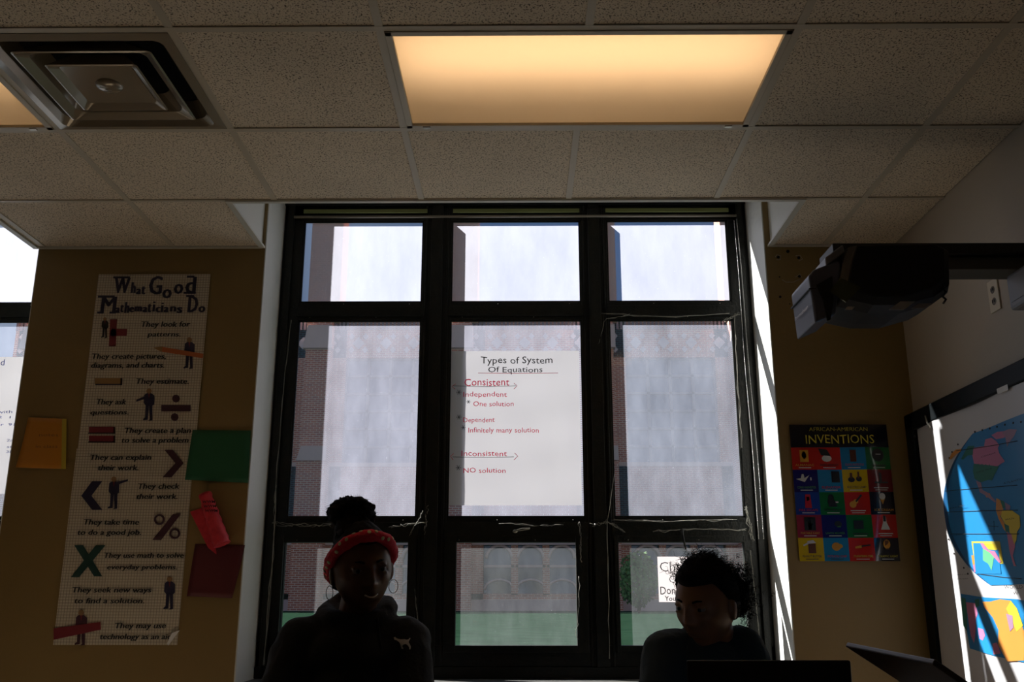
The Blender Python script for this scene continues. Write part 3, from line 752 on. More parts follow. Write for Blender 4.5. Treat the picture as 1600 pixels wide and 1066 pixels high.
for r in range(5):
    for c in range(4): patch(f, c*.25, H0+r*RH, (c+1)*.25, H0+(r+1)*RH, keys.index(gridc[r][c]))
o = f.build('sheet', pm, ip)
t = MB()    # 0 yellow 1 white 2 black 3 orange 4 red 5 green 6 brown
TM = [mat('title_yellow', (.55, .48, .03), .4), mat('print_white', (.6, .6, .58), .4), mat('print_black', (.01, .01, .012), .4), mat('print_orange', (.60, .28, .02), .4), mat('print_red', (.45, .01, .03), .4), mat('print_green', (.05, .22, .05), .4), mat('print_brown', (.10, .03, .01), .4)]
def itext(s_, u, v_, wu, h, mi, bold=0., jit=0.):
    x, z = ptY(u, v_); text_into(t, s_, (x, IY-.0145 if u > .4 or wu > .4 else IY-.004, z), h/.73, (1, 0, 0), (0, 0, 1), mi, 'LEFT', bold, 0, 1, 0, wu*(ax1-ax0), jit)
itext('AFRICAN-AMERICAN', .19, .052, .60, .018, 0, -.01, .03); itext('INVENTIONS', .14, .145, .70, .040, 0, .0, .03)
capt = [[('ALMANAC', 3), ('BABY BUGGY', 2), ('CLOCK PROTECTOR', 4), ('', 2)], [('CORN HARVESTER', 5), ('ELEVATOR', 4), ('ELECTRIC LAMP', 2), ('', 1)],
        [('FIRE ESCAPE', 4), ('GAS MASK', 2), ('', 1), ('ICE CREAM', 3)], [('PORTABLE X-RAY', 3), ('LAWN MOWER', 5), ('', 2), ('', 1)],
        [('PEANUT BUTTER', 2), ('POTATO CHIP', 4), ('STRAIGHTENING COMB', 0), ('TRAFFIC LIGHT', 0)]]
def ipoly(c, r, pts, mi):
    q = []
    for a, b in pts:
        u = (c+a)*.25; v_ = H0+(r+b)*RH; x, z = ptY(u, v_); q.append(Vector((x, IY-.0035-bulge(u, v_), z)))
    n_ = Vector((0, 0, 0))
    for i in range(len(q)): n_ += q[i].cross(q[(i+1) % len(q)])
    if n_.y > 0: q = q[::-1]
    t.face(q, mi)
def blob(c, r, a, b, ra, rb, mi, n=12): ipoly(c, r, [(a+ra*math.cos(2*PI*i/n), b+rb*math.sin(2*PI*i/n)) for i in range(n)], mi)
for r in range(5):
    for c in range(4):
        s_, mi = capt[r][c]
        if s_: itext(s_, c*.25+.03, H0+(r+.84)*RH, .19, .0095, mi, .01)
        else: ipoly(c, r, [(.2, .8), (.8, .8), (.8, .84), (.2, .84)], mi)
        ipoly(c, r, [(.25, .90), (.75, .90), (.75, .93), (.25, .93)], 1 if (r, c) not in ((4, 0), (4, 1)) else 2)
sq = lambda x0, y0, x1, y1: [(x0, y0), (x1, y0), (x1, y1), (x0, y1)]
ipoly(0, 0, sq(.33, .12, .68, .66), 3); blob(0, 0, .5, .35, .1, .18, 6)
ipoly(1, 0, [(.1, .05), (.45, .1), (.6, .4), (.2, .35)], 2); blob(1, 0, .42, .5, .2, .15, 1)
ipoly(2, 0, sq(.38, .12, .62, .65), 6); blob(2, 0, .5, .3, .07, .12, 1); blob(2, 0, .5, .5, .06, .06, 1); blob(3, 0, .5, .35, .25, .3, 2); ipoly(3, 0, sq(.4, .3, .62, .34), 1)
ipoly(0, 1, [(.1, .42), (.3, .38), (.35, .2), (.42, .2), (.45, .38), (.65, .25), (.45, .55), (.3, .5)], 1); ipoly(0, 1, sq(.68, .35, .73, .48), 1)
ipoly(1, 1, sq(.55, .08, .88, .58), 2); ipoly(1, 1, sq(.62, .12, .8, .22), 1); ipoly(1, 1, sq(.6, .5, .85, .56), 1)
blob(2, 1, .35, .45, .14, .12, 2); ipoly(2, 1, sq(.3, .15, .4, .4), 6); blob(2, 1, .65, .42, .12, .12, 2); ipoly(2, 1, sq(.6, .1, .68, .4), 6)
ipoly(3, 1, sq(.45, .15, .55, .6), 2); ipoly(3, 1, sq(.25, .55, .8, .62), 2)
ipoly(0, 2, [(.42, .1), (.62, .1), (.66, .7), (.38, .7)], 4); ipoly(0, 2, sq(.46, .22, .58, .38), 1)
blob(1, 2, .45, .25, .12, .15, 2); ipoly(1, 2, [(.3, .35), (.6, .35), (.7, .65), (.35, .65)], 2); ipoly(1, 2, sq(.62, .42, .74, .48), 1)
blob(2, 2, .32, .55, .14, .15, 3); blob(2, 2, .44, .42, .1, .1, 3); blob(2, 2, .36, .52, .04, .04, 2); ipoly(2, 2, [(.42, .4), (.66, .1), (.72, .15), (.47, .45)], 2)
blob(3, 2, .5, .2, .13, .15, 1); ipoly(3, 2, [(.4, .3), (.6, .3), (.5, .55)], 3)
ipoly(0, 3, sq(.3, .1, .75, .68), 2); ipoly(0, 3, [(.47, .65), (.45, .45), (.38, .3), (.46, .4), (.47, .2), (.51, .4), (.56, .2), (.56, .42), (.66, .35), (.57, .5), (.57, .65)], 1)
blob(1, 3, .65, .4, .15, .14, 2); ipoly(1, 3, sq(.6, .5, .75, .54), 5); ipoly(2, 3, sq(.28, .25, .66, .62), 2); ipoly(3, 3, [(.45, .05), (.55, .05), (.58, .35), (.7, .65), (.32, .65), (.42, .35)], 1); ipoly(3, 3, sq(.45, .05, .55, .3), 2)
ipoly(0, 4, sq(.38, .25, .68, .66), 6); ipoly(0, 4, [(.36, .14), (.6, .1), (.7, .22), (.36, .26)], 1); ipoly(0, 4, [(.18, .3), (.4, .18), (.42, .26), (.2, .36)], 1)
blob(1, 4, .5, .38, .18, .18, 3); blob(1, 4, .62, .36, .14, .1, 3); ipoly(2, 4, [(.25, .38), (.5, .32), (.5, .44), (.25, .46)], 3); ipoly(2, 4, [(.5, .33), (.85, .28), (.85, .34), (.5, .4)], 2)
blob(3, 4, .5, .28, .15, .2, 3); ipoly(3, 4, sq(.42, .12, .58, .5), 6)
triangulate(t.build('print', TM, ip))

# marks on the right pier
f = MB()
for x, y, r in ((1231, 393, 2.6), (1216, 402, 2.2), (1248, 403, 2.4), (1249, 432, 2.2), (1219, 464, 2), (1218, 433, 1.2), (1234, 475, 1)): px_disc(f, x, y, r, 'Y', YW-.0006, .0004, 0)
tag(f.build('screw_hole', M_void), 'cluster of dark screw holes high on the right pier beside the window', 'holes', kind='stuff')
f = MB()
for pts in ([(1222, 437), (1228, 441), (1240, 441), (1250, 436)], [(1211, 402), (1214, 398), (1220, 400), (1219, 406), (1213, 406)], [(1243, 400), (1250, 399), (1254, 405), (1248, 408)], [(1243, 433), (1250, 428), (1253, 434)]):
    f.tube([P(x, y, 'Y', YW-.001) for x, y in pts], .0016, 4)
tag(f.build('peeled_paint', M_rwall), 'pale curls of peeled paint around the screw holes', 'paint scuffs', kind='stuff')

# ------------------------------------------------------------------ whiteboard, map, wall things on the right wall
BXp = 1.70
wb = empty('whiteboard', (XRW, 3.3, 1.4), 'wide whiteboard in a thick dark frame on the right wall', 'whiteboard')
zt, zb_, ya, yb = .789+EYE, .60, 4.145, 1.9
M_frame = mat('black_board_frame', (.003, .005, .006), .45, spec=.15)
f = MB(); q = .075
for a, b in (((BXp-.022, yb, zt-q), (XRW, ya, zt)), ((BXp-.022, yb, zb_), (XRW, ya, zb_+q)), ((BXp-.022, ya-q-.01, zb_), (XRW, ya, zt)), ((BXp-.022, yb, zb_), (XRW, yb+q, zt))): f.box(a, b)
f.build('frame', M_frame, wb, bevel=.006)
f = MB(); f.box((BXp+.012, yb+.02, zb_+.02), (XRW-.001, ya-.02, zt-.02)); f.build('board', mat('white_board', (.60, .60, .62), .3), wb)
f = MB(); f.box((BXp-.024, P(1560, 615, 'X', 1.68).y, P(1567, 610, 'X', 1.68).z-.008), (BXp-.0222, P(1578, 615, 'X', 1.68).y, P(1567, 610, 'X', 1.68).z+.012)); f.build('sticker', M_white, wb)
MXp = 1.690
mp = empty('world_map', (MXp, 3.3, 1.4), 'white laminated world map hanging over the whiteboard, sunlight streaks across it', 'map')
def mwarp(y, z):
    return .010*math.sin((ya-y)*11+z*2.2)+.012*math.exp(-((y-3.88+.05*(1.9-z))**2)/.0025)
s = MB(); ny, nz = 80, 60; y0_, y1_ = 2.4, 4.057; z0_, z1_ = .62, .725+EYE-.0
for j in range(nz+1):
    for i in range(ny+1):
        y = y0_+(y1_-y0_)*i/ny; z = z0_+(z1_-z0_)*j/nz
        s.v.append(Vector((MXp-mwarp(y, z)*.5, y, z)))
for j in range(nz):
    for i in range(ny):
        a = j*(ny+1)+i; s.f.append([a, a+1, a+ny+2, a+ny+1]); s.mi.append(0); s.sm.append(True)
M_map = mat('map_paper', (.56, .55, .56), .35)
s.build('sheet', M_map, mp)
def mapface(mb, pts, lift, mi, sub=2):
    """pixel outline laid on the hanging sheet"""
    q = []
    for i in range(len(pts)):
        a = pts[i]; b = pts[(i+1) % len(pts)]
        for k in range(sub):
            p_ = P(a[0]+(b[0]-a[0])*k/sub, a[1]+(b[1]-a[1])*k/sub, 'X', MXp); q.append(p_)
    bm = bmesh.new(); vs = [bm.verts.new(p_) for p_ in q]
    try: bm.faces.new(vs)
    except Exception: return
    bmesh.ops.triangulate(bm, faces=bm.faces)
    bmesh.ops.subdivide_edges(bm, edges=bm.edges, cuts=2, use_grid_fill=True); bmesh.ops.triangulate(bm, faces=bm.faces)
    b0 = len(mb.v); bm.verts.index_update()
    for v_ in bm.verts: mb.v.append(Vector((MXp-mwarp(v_.co.y, v_.co.z)*.5-lift, v_.co.y, v_.co.z)))
    for fc in bm.faces:
        mb.f.append([b0+v_.index for v_ in fc.verts]); mb.mi.append(mi); mb.sm.append(False)
    bm.free()
def mapgrid(mb, inside, lift, mi, ylo, yhi, zlo, zhi, n=90):
    idx = {}
    def vert(i, j):
        if (i, j) not in idx:
            y = ylo+(yhi-ylo)*i/n; z = zlo+(zhi-zlo)*j/n
            idx[(i, j)] = len(mb.v); mb.v.append(Vector((MXp-mwarp(y, z)*.5-lift, y, z)))
        return idx[(i, j)]
    for j in range(n):
        for i in range(n):
            y = ylo+(yhi-ylo)*(i+.5)/n; z = zlo+(zhi-zlo)*(j+.5)/n
            if inside(y, z): mb.f.append([vert(i, j), vert(i+1, j), vert(i+1, j+1), vert(i, j+1)]); mb.mi.append(mi); mb.sm.append(True)
mm = MB()     # 0 ocean 1 pale edge ocean 2 pink 3 green 4 yellow 5 orange 6 mauve 7 ink 8 light green
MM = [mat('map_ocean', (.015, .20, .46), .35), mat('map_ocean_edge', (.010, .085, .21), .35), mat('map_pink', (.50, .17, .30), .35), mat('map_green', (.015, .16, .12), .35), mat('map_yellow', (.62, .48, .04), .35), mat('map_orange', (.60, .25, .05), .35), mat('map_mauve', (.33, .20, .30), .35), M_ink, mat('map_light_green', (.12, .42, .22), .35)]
def maprows(mb, edge, lift, mi, n=70, m=70):
    b0 = len(mb.v)
    for j in range(n+1):
        z = zc_-hz+2*hz*j/n; e_ = edge(z)
        for i in range(m+1):
            y = 2.5+(e_-2.5)*(1-(1-i/m)**1.5); mb.v.append(Vector((MXp-mwarp(y, z)*.5-lift, y, z)))
    for j in range(n):
        for i in range(m):
            a = b0+j*(m+1)+i; mb.f.append([a, a+1, a+m+2, a+m+1]); mb.mi.append(mi); mb.sm.append(True)
zc_, hz = .335+EYE, .275
def halfw(z):
    s_ = (z-zc_)/hz
    return 3.86-.30*abs(s_)**2.3
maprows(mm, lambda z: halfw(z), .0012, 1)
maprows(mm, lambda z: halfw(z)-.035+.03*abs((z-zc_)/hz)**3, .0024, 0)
Q = lambda L: [(1470+a/3.808, 650+b/3.808) for a, b in L]
L_ = .0034
mapface(mm, Q([(60, 260), (75, 225), (100, 200), (128, 196), (130, 208), (100, 230), (75, 258)]), L_, 5)
mapface(mm, Q([(130, 255), (165, 180), (200, 178), (192, 232), (165, 235), (140, 262)]), L_, 3)
mapface(mm, Q([(195, 190), (255, 180), (262, 140), (300, 130), (330, 150), (350, 175), (335, 200), (360, 240), (385, 270), (335, 300), (200, 285), (190, 235)]), L_, 2)
mapface(mm, Q([(300, 115), (340, 95), (400, 90), (385, 130), (330, 140)]), L_, 2)
mapface(mm, Q([(370, 95), (420, 78), (468, 82), (450, 120), (415, 160), (402, 185), (392, 130)]), L_, 6)
mapface(mm, Q([(198, 285), (310, 290), (345, 300), (320, 345), (300, 385), (285, 380), (240, 395), (205, 375), (195, 330)]), L_, 3)
mapface(mm, Q([(212, 385), (240, 398), (248, 440), (275, 455), (330, 510), (318, 515), (260, 470), (235, 455), (225, 420)]), L_, 6)
mapface(mm, Q([(262, 455), (290, 462), (300, 485), (270, 485)]), L_, 5)
mapface(mm, Q([(328, 490), (350, 500), (370, 560), (350, 600), (385, 650), (395, 700), (375, 680), (340, 610), (325, 560)]), L_, 5)
mapface(mm, Q([(340, 495), (375, 510), (380, 550), (355, 545)]), L_, 3); mapface(mm, Q([(380, 515), (415, 535), (410, 560), (385, 560)]), L_, 6)
mapface(mm, Q([(362, 565), (420, 560), (475, 595), (478, 660), (455, 690), (450, 740), (435, 765), (432, 720), (405, 690), (380, 640), (355, 600)]), L_+.0004, 4)
mapface(mm, Q([(375, 640), (405, 655), (408, 690), (385, 690)]), L_+.0008, 3)
mapface(mm, Q([(390, 695), (440, 705), (440, 780), (425, 830), (435, 880), (450, 895), (430, 893), (405, 800)]), L_, 2)
# small inset
mapface(mm, Q([(195, 747), (350, 747), (372, 880), (215, 880)]), L_, 4); mapface(mm, Q([(205, 757), (340, 757), (360, 940), (222, 940)]), L_+.0006, 0)
mapface(mm, Q([(260, 790), (300, 800), (340, 830), (320, 850), (310, 920), (290, 880), (262, 860)]), L_+.0012, 8)
mapface(mm, Q([(262, 758), (345, 758), (355, 790), (330, 800), (290, 795)]), L_+.0014, 4); mapface(mm, Q([(245, 755), (262, 758), (290, 800), (325, 805), (362, 870), (350, 875), (300, 815), (262, 790)]), L_+.0016, 2)
mapface(mm, Q([(195, 830), (225, 830), (232, 870), (205, 890)]), L_, 5); mapface(mm, Q([(205, 890), (218, 880), (222, 930), (212, 930)]), L_, 2)
# lower strip map
Q2 = lambda L: [(1480+a/6.425, 900+b/6.425) for a, b in L]
mapface(mm, Q2([(150, 180), (380, 215), (700, 235), (771, 250), (771, 870), (520, 810), (240, 730)]), L_, 0)
mapface(mm, Q2([(155, 215), (200, 225), (215, 400), (215, 560), (180, 500)]), L_+.0006, 3)
mapface(mm, Q2([(205, 265), (310, 275), (330, 380), (290, 480), (300, 600), (285, 680), (250, 600), (235, 500)]), L_+.0006, 2)
mapface(mm, Q2([(300, 240), (345, 230), (350, 300), (310, 320)]), L_+.0008, 3); mapface(mm, Q2([(330, 520), (390, 540), (405, 600), (380, 650), (345, 630)]), L_+.0006, 2)
mapface(mm, Q2([(375, 260), (450, 260), (540, 235), (640, 250), (700, 330), (740, 480), (771, 560), (771, 850), (620, 860), (570, 770), (530, 690), (540, 560), (480, 420), (400, 320)]), L_+.0006, 5)
mapface(mm, Q2([(640, 250), (700, 330), (760, 500), (700, 560), (650, 440), (600, 330)]), L_+.001, 4); mapface(mm, Q2([(600, 380), (660, 400), (670, 520), (640, 560)]), L_+.0014, 6)
mapface(mm, Q2([(480, 680), (520, 670), (560, 780), (490, 790)]), L_+.001, 2)
# graticule, ticks and lettering
def mline(pts, r=.0011):
    q = []
    for (a, b), (c, d) in zip(pts, pts[1:]):
        for k in range(8):
            p_ = P(a+(c-a)*k/8, b+(d-b)*k/8, 'X', MXp); p_.x = MXp-mwarp(p_.y, p_.z)*.5-.0042; q.append(p_)
    mm.tube(q, r, 4, 7)
mline(Q([(105, 208), (300, 178), (495, 145)])); mline(Q([(40, 448), (250, 428), (495, 410)])); mline(Q([(45, 573), (250, 565), (495, 560)])); mline(Q([(75, 703), (280, 703), (495, 703)])); mline(Q([(235, 940), (370, 960), (495, 972)]))
mline(Q([(316, 625), (318, 690)]), .0008); mline(Q([(285, 655), (350, 660)]), .0008)
for a, b in ((200, 95), (243, 85), (290, 75), (337, 65), (390, 53), (443, 42), (490, 36), (110, 170), (78, 215), (62, 250), (58, 735), (90, 820), (147, 905), (172, 940)):
    x, y = Q([(a, b)])[0]
    p_ = P(x, y, 'X', MXp); mm.ell((MXp-mwarp(p_.y, p_.z)*.5-.003, p_.y, p_.z), (.001, .006, .004), 6, 4, 7)
def mtext(s_, a, b, wd, h):
    x, y = Q([(a, b)])[0]; px_text(mm, s_, x, y, wd/3.808, h/3.808, 'X', MXp-.016, 7)
mtext('CANADA', 240, 250, 90, 9); mtext('UNITED STATES', 215, 342, 95, 9); mtext('BRAZIL', 385, 622, 55, 9); mtext('ATLANTIC', 375, 408, 120, 12); mtext('PACIFIC', 55, 556, 90, 9)
mtext('OCEAN', 75, 716, 70, 8); mtext('ocean depth in metres', 70, 950, 100, 6); mtext('scale at the equator', 75, 975, 90, 6); mtext('WORLD', 380, 1030, 110, 22)
triangulate(mm.build('print', MM, mp))
# crinkled bottom fold and pin
f = MB(); p_ = P(1434, 682, 'X', MXp); f.ell((MXp-.012, p_.y, p_.z), .006, 10, 6); f.build('pin', M_ink, mp)
f = MB(); a = P(1446, 650, 'X', 1.672); f.tube([a, a+Vector((-.006, -.02, -.03)), a+Vector((0, -.03, -.055))], .004, 6); f.build('tape_scrap', M_film, mp)

# outlet and grey box
p_ = P(1553, 462, 'X', XRW-.004)
t = empty('wall_outlet', (XRW, p_.y, p_.z), 'cream electrical outlet high on the right wall beside the grey box', 'outlet')
f = MB(); f.box((XRW-.006, p_.y-.037, p_.z-.06), (XRW-.0005, p_.y+.037, p_.z+.06)); f.build('cover_plate', mat('cream_plate', (.62, .55, .42), .4), t, bevel=.002)
for dz in (-.022, .022):
    f = MB(); f.ell((XRW-.0065, p_.y, p_.z+dz), (.002, .016, .014), 16, 8); 
    for s_ in (-1, 1): f.box((XRW-.010, p_.y+s_*.006-.002, p_.z+dz-.005), (XRW-.008, p_.y+s_*.006+.002, p_.z+dz+.006), 1)
    f.build('socket', [mat('socket_face', (.16, .13, .1), .5), M_ink], t)
t = empty('wall_speaker', (XRW, 2.95, 2.16), 'blue-grey plastic box fixed to the right wall under the projector arm', 'speaker')
f = MB(); f.box((1.665, 2.84, .955+EYE), (XRW-.001, 3.125, 1.08+EYE)); f.build('case', mat('grey_plastic', (.20, .21, .25), .45), t, bevel=.012)
f = MB(); f.box((1.662, 2.86, .98+EYE), (1.666, 3.10, 1.055+EYE)); f.build('front_cover', mat('grey_cover', (.22, .23, .27), .5), t)

# ------------------------------------------------------------------ projector on its wall arm
pj = empty('projector', (1.2, 3.05, 2.24), 'black short-throw projector with a grey snout hanging from the wall arm', 'projector')
PYc = 3.05
def prof(pts, y): return [P(x, yy, 'Y', y) for x, yy in pts]
body = [(1310, 398), (1455, 396), (1474, 405), (1475, 462), (1450, 480), (1400, 494), (1350, 494), (1300, 483), (1292, 470), (1300, 425)]
def loft(mb, secs, mi=0, smooth=False):
    n = len(secs[0]); b = len(mb.v)
    for s_ in secs: mb.v += s_
    for i in range(len(secs)-1):
        for k in range(n):
            mb.f.append([b+i*n+k, b+(i+1)*n+k, b+(i+1)*n+(k+1) % n, b+i*n+(k+1) % n]); mb.mi.append(mi); mb.sm.append(smooth)
    mb.f.append([b+k for k in range(n)]); mb.f.append([b+(len(secs)-1)*n+k for k in range(n)][::-1]); mb.mi += [mi, mi]; mb.sm += [False, False]
base = [p_-Vector((0, 0, 0)) for p_ in prof(body, 3.03)]
cen = sum(base, Vector())/len(base)
secs = []
for y, s_, dz in ((2.93, .80, .02), (2.955, .93, .008), (3.0, 1, 0), (3.12, 1, 0), (3.19, .97, 0), (3.22, .88, .01)):
    secs.append([Vector((cen.x+(p_.x-cen.x)*s_, y, cen.z+(p_.z-cen.z)*s_+dz)) for p_ in base])
f = MB(); loft(f, secs); recalc(f.build('body', M_plastic, pj, bevel=.006))
sn = prof([(1254, 442), (1262, 432), (1300, 418), (1303, 424), (1299, 470), (1296, 500), (1264, 514)], 3.03)
f = MB()
loft(f, [[p_+Vector((0, y-3.03, 0)) for p_ in sn] for y in (2.96, 3.17)]); recalc(f.build('snout', M_grey, pj, bevel=.006))
f = MB(); loft(f, [[p_+Vector((0, y-3.03, 0)) for p_ in prof([(1281, 412), (1308, 392), (1312, 404), (1282, 425)], 3.03)] for y in (2.97, 3.16)]); recalc(f.build('vent_wedge', mat('projector_light_grey', (.11, .115, .14), .4), pj, bevel=.004))
f = MB(); f.prism(prof([(1275, 446), (1300, 432), (1302, 470), (1297, 500), (1292, 502), (1286, 470)], 2.958), (0, -.004, 0)); recalc(f.build('snout_recess', M_plastic, pj))
sx_ = P(1256, 462, 'Y', 3.03)
f = MB(); f.box((sx_.x-.004, 2.957, sx_.z-.002), (sx_.x+.02, 3.173, sx_.z+.002)); f.build('seam', M_ink, pj)
sx_ = P(1260, 487, 'Y', 3.03)
f = MB(); text_into(f, 'Promethean', (sx_.x-.006, 3.145, sx_.z), .019, (0, -1, 0), (.10, 0, 1), 0, width=.15); f.build('maker_lettering', mat('pale_print', (.6, .62, .7), .5), pj)
f = MB(); f.prism(prof([(1296, 455), (1313, 434), (1346, 449), (1322, 472)], 2.925), (0, .006, 0)); recalc(f.build('mirror_window', mat('greenish_mirror', (.10, .11, .06), .15, .6), pj))
def under(x0, y0, x1, y1, m, nm, sk=8):
    f = MB(); f.prism(prof([(x0, y1), (x1, y1), (x1+sk, y0), (x0+sk, y0)], 2.925), (0, .002, 0)); recalc(f.build(nm, m, pj))
under(1389, 471, 1412, 484, mat('label_grey', (.26, .25, .24), .5), 'rating_label', 18); under(1424, 474, 1444, 482, mat('label_grey_small', (.17, .15, .15), .5), 'small_label', 12); under(1320, 479, 1332, 484, bpy.data.materials['label_grey'], 'warning_label', 4)
f = MB()
for k in range(5):
    y = 415+k*12; f.tube([P(1472, y, 'Y', 2.96), P(1478, y+5, 'Y', 2.94), P(1474, y+11, 'Y', 2.96)], .004, 6)
f.build('cable_loops', M_plastic, pj)
am = empty('wall_bracket', (XRW, 3.1, 2.25), 'black horizontal wall arm carrying the projector', 'bracket')
f = MB(); f.box((1.06, 3.05, 1.136+EYE), (XRW-.001, 3.20, 1.176+EYE)); f.build('beam', mat('arm_black', (.010, .010, .012), .5), am, bevel=.003)
f = MB(); f.box((1.40, 3.07, 1.088+EYE), (XRW-.001, 3.18, 1.135+EYE)); f.build('cable_channel', mat('arm_grey', (.06, .06, .055), .5), am, bevel=.003)
f = MB(); f.box((1.20, 3.02, 1.12+EYE), (1.40, 3.19, 1.137+EYE)); f.build('mounting_plate', M_plastic, am)

# ------------------------------------------------------------------ outside: lawn and the brick building opposite
GZ = EYE-.33
def brick_mat():
    m = bpy.data.materials.new('brick'); m.use_nodes = True; t = m.node_tree; b = t.nodes['Principled BSDF']
    c = t.nodes.new('ShaderNodeTexCoord'); sx = t.nodes.new('ShaderNodeSeparateXYZ'); cb = t.nodes.new('ShaderNodeCombineXYZ'); ad = t.nodes.new('ShaderNodeMath'); ad.operation = 'ADD'
    t.links.new(c.outputs['Object'], sx.inputs[0]); t.links.new(sx.outputs['X'], ad.inputs[0]); t.links.new(sx.outputs['Y'], ad.inputs[1])
    t.links.new(ad.outputs[0], cb.inputs[0]); t.links.new(sx.outputs['Z'], cb.inputs[1])
    br = t.nodes.new('ShaderNodeTexBrick'); br.inputs['Scale'].default_value = 1; br.inputs['Brick Width'].default_value = .26; br.inputs['Row Height'].default_value = .088
    br.inputs['Mortar Size'].default_value = .013; br.inputs['Color1'].default_value = (.60, .20, .12, 1); br.inputs['Color2'].default_value = (.42, .14, .10, 1); br.inputs['Mortar'].default_value = (.80, .62, .48, 1)
    t.links.new(cb.outputs[0], br.inputs['Vector']); t.links.new(br.outputs['Color'], b.inputs['Base Color']); b.inputs['Roughness'].default_value = .85
    return m
M_brick = brick_mat()
M_stone = mat('limestone', (.70, .54, .50), .9, spec=.1); M_pane = mat('far_window_glass', (.10, .16, .26), .08, .2); M_paledia = mat('pale_tile', (.62, .58, .62), .7)
M_grass = mat('lawn_grass', (.011, .026, .015), .9, spec=0, vary=(3, (.007, .018, .010)))
g = MB(); g.box((-60, OUT+.02, GZ-.3), (60, 80, GZ)); g.box((-60, OUT+.0, -.3), (60, OUT+.02, GZ))
struct(g.build('ground', mat('soil', (.03, .035, .025), .9, spec=0)))
g = MB(); g.box((-60, OUT+.1, GZ), (60, 38.9, GZ+.02)); tag(g.build('lawn', M_grass), 'green mown lawn between the window and the brick building', 'grass', kind='stuff')
BY = 40.0
bd = empty('brick_building', (-2, BY, GZ), 'long brick school building with buttresses, diamond frieze and arched lower windows across the lawn', 'building')
f = MB(); T = 11.95+EYE
butt = [-20.75, -14.7, -8.62, -2.62, 3.43, 9.5, 15.5]
# wall with real openings: bands and piers
f.box((-22, BY, 10.2+EYE), (17, BY+1, T)); f.box((-22, BY, 2.4+EYE), (17, BY+1, 5.6+EYE)); f.box((-22, BY, GZ), (17, BY+1, .35+EYE))
for c in butt: f.box((c-1.1, BY, GZ), (c+1.1, BY+1, T))
f.box((-22, BY+1, GZ), (17, BY+14, T-.6))
for c in butt:
    for a in (c+1.1+1.28, c+1.1+2.56): f.box((a-.14, BY, .3+EYE), (a+.14, BY+1, 2.45+EYE))
f.build('wall', M_brick, bd)
for c in butt:
    f = MB(); f.box((c-.62, BY-.7, GZ), (c+.62, BY, 6.3+EYE)); f.box((c-.54, BY-.55, 6.3+EYE), (c+.54, BY, T+.2)); f.box((c-.62, BY-.3, T-.2), (c+.78, BY+.9, T+6.2)); f.build('buttress', M_brick, bd)
    for z0, z1 in ((10.45, 11.45), (5.65, 6.25)):
        f = MB(); f.prism([Vector((c-.62, BY-.8, z0+EYE)), Vector((c+.62, BY-.8, z0+EYE)), Vector((c+.60, BY-.8, z1+EYE)), Vector((c-.45, BY-.8, z1+EYE))], (0, .5, 0))
        recalc(f.build('stone_block', M_stone, bd))
f = MB(); f.box((-22, BY-.08, -.33+EYE+.0), (17, BY, .12+EYE)); f.box((-22, BY-.1, 2.28+EYE), (17, BY, 2.42+EYE)); f.box((-22, BY-.06, 5.5+EYE), (17, BY, 5.66+EYE)); f.build('stone_band', M_stone, bd)
f = MB()
for i in range(230): f.box((-22+i*.17, BY-.05, 11.45+EYE), (-22+i*.17+.10, BY-.0, 11.88+EYE))
f.build('soldier_course', mat('pale_brick', (.32, .24, .27), .85), bd)
f = MB()
for i in range(64):
    cx_ = -21.7+i*.6
    for cz in (11.15+EYE, 10.55+EYE):
        if i % 2 == 0 or 1: f.prism([(cx_-.13, BY-.04, cz), (cx_, BY-.04, cz-.15), (cx_+.13, BY-.04, cz), (cx_, BY-.04, cz+.15)], (0, .05, 0))
    if i % 2 == 0:
        cx_ += .3; cz = 10.85+EYE
        f.prism([(cx_-.26, BY-.04, cz), (cx_, BY-.04, cz-.28), (cx_+.26, BY-.04, cz), (cx_, BY-.04, cz+.28)], (0, .05, 0))
recalc(f.build('diamond_frieze', M_paledia, bd))
M_fr = mat('far_window_frame', (.22, .24, .30), .6)
for c in butt[:-1]:
    x0, x1 = c+1.1, c+4.95
    f = MB(); f.box((x0, BY+.3, 5.6+EYE), (x1, BY+.34, 10.2+EYE)); wn = f.build('window', M_pane, bd)
    f = MB()
    for k in range(5): xx = x0+(x1-x0)*k/4; f.box((xx-.06, BY+.2, 5.6+EYE), (xx+.06, BY+.32, 10.2+EYE))
    for k in range(7): zz = 5.6+EYE+4.6*k/6; f.box((x0, BY+.2, zz-.05), (x1, BY+.32, zz+.05))
    f.build('window_bars', M_fr, wn)
    for k in range(3):
        a = x0+k*1.28+.12; b = a+1.06
        f = MB(); f.box((a-.1, BY+.3, .35+EYE), (b+.1, BY+.34, 2.4+EYE)); wn = f.build('window', M_pane, bd)
        f = MB(); m_ = (a+b)/2; n = 12
        arc = [Vector((m_+.53*math.cos(PI*i/n), BY+.05, 1.75+EYE+.5*math.sin(PI*i/n))) for i in range(n+1)]
        f.tube(arc, .07, 6); f.tube([Vector((m_+.6*math.cos(PI*i/n), BY+.05, .5+EYE+.4*math.sin(PI*i/n))) for i in range(n+1)], .05, 6)
        f.box((a-.08, BY, 1.38+EYE), (b+.08, BY+.2, 1.48+EYE)); f.build('arch_trim', M_stone, wn)
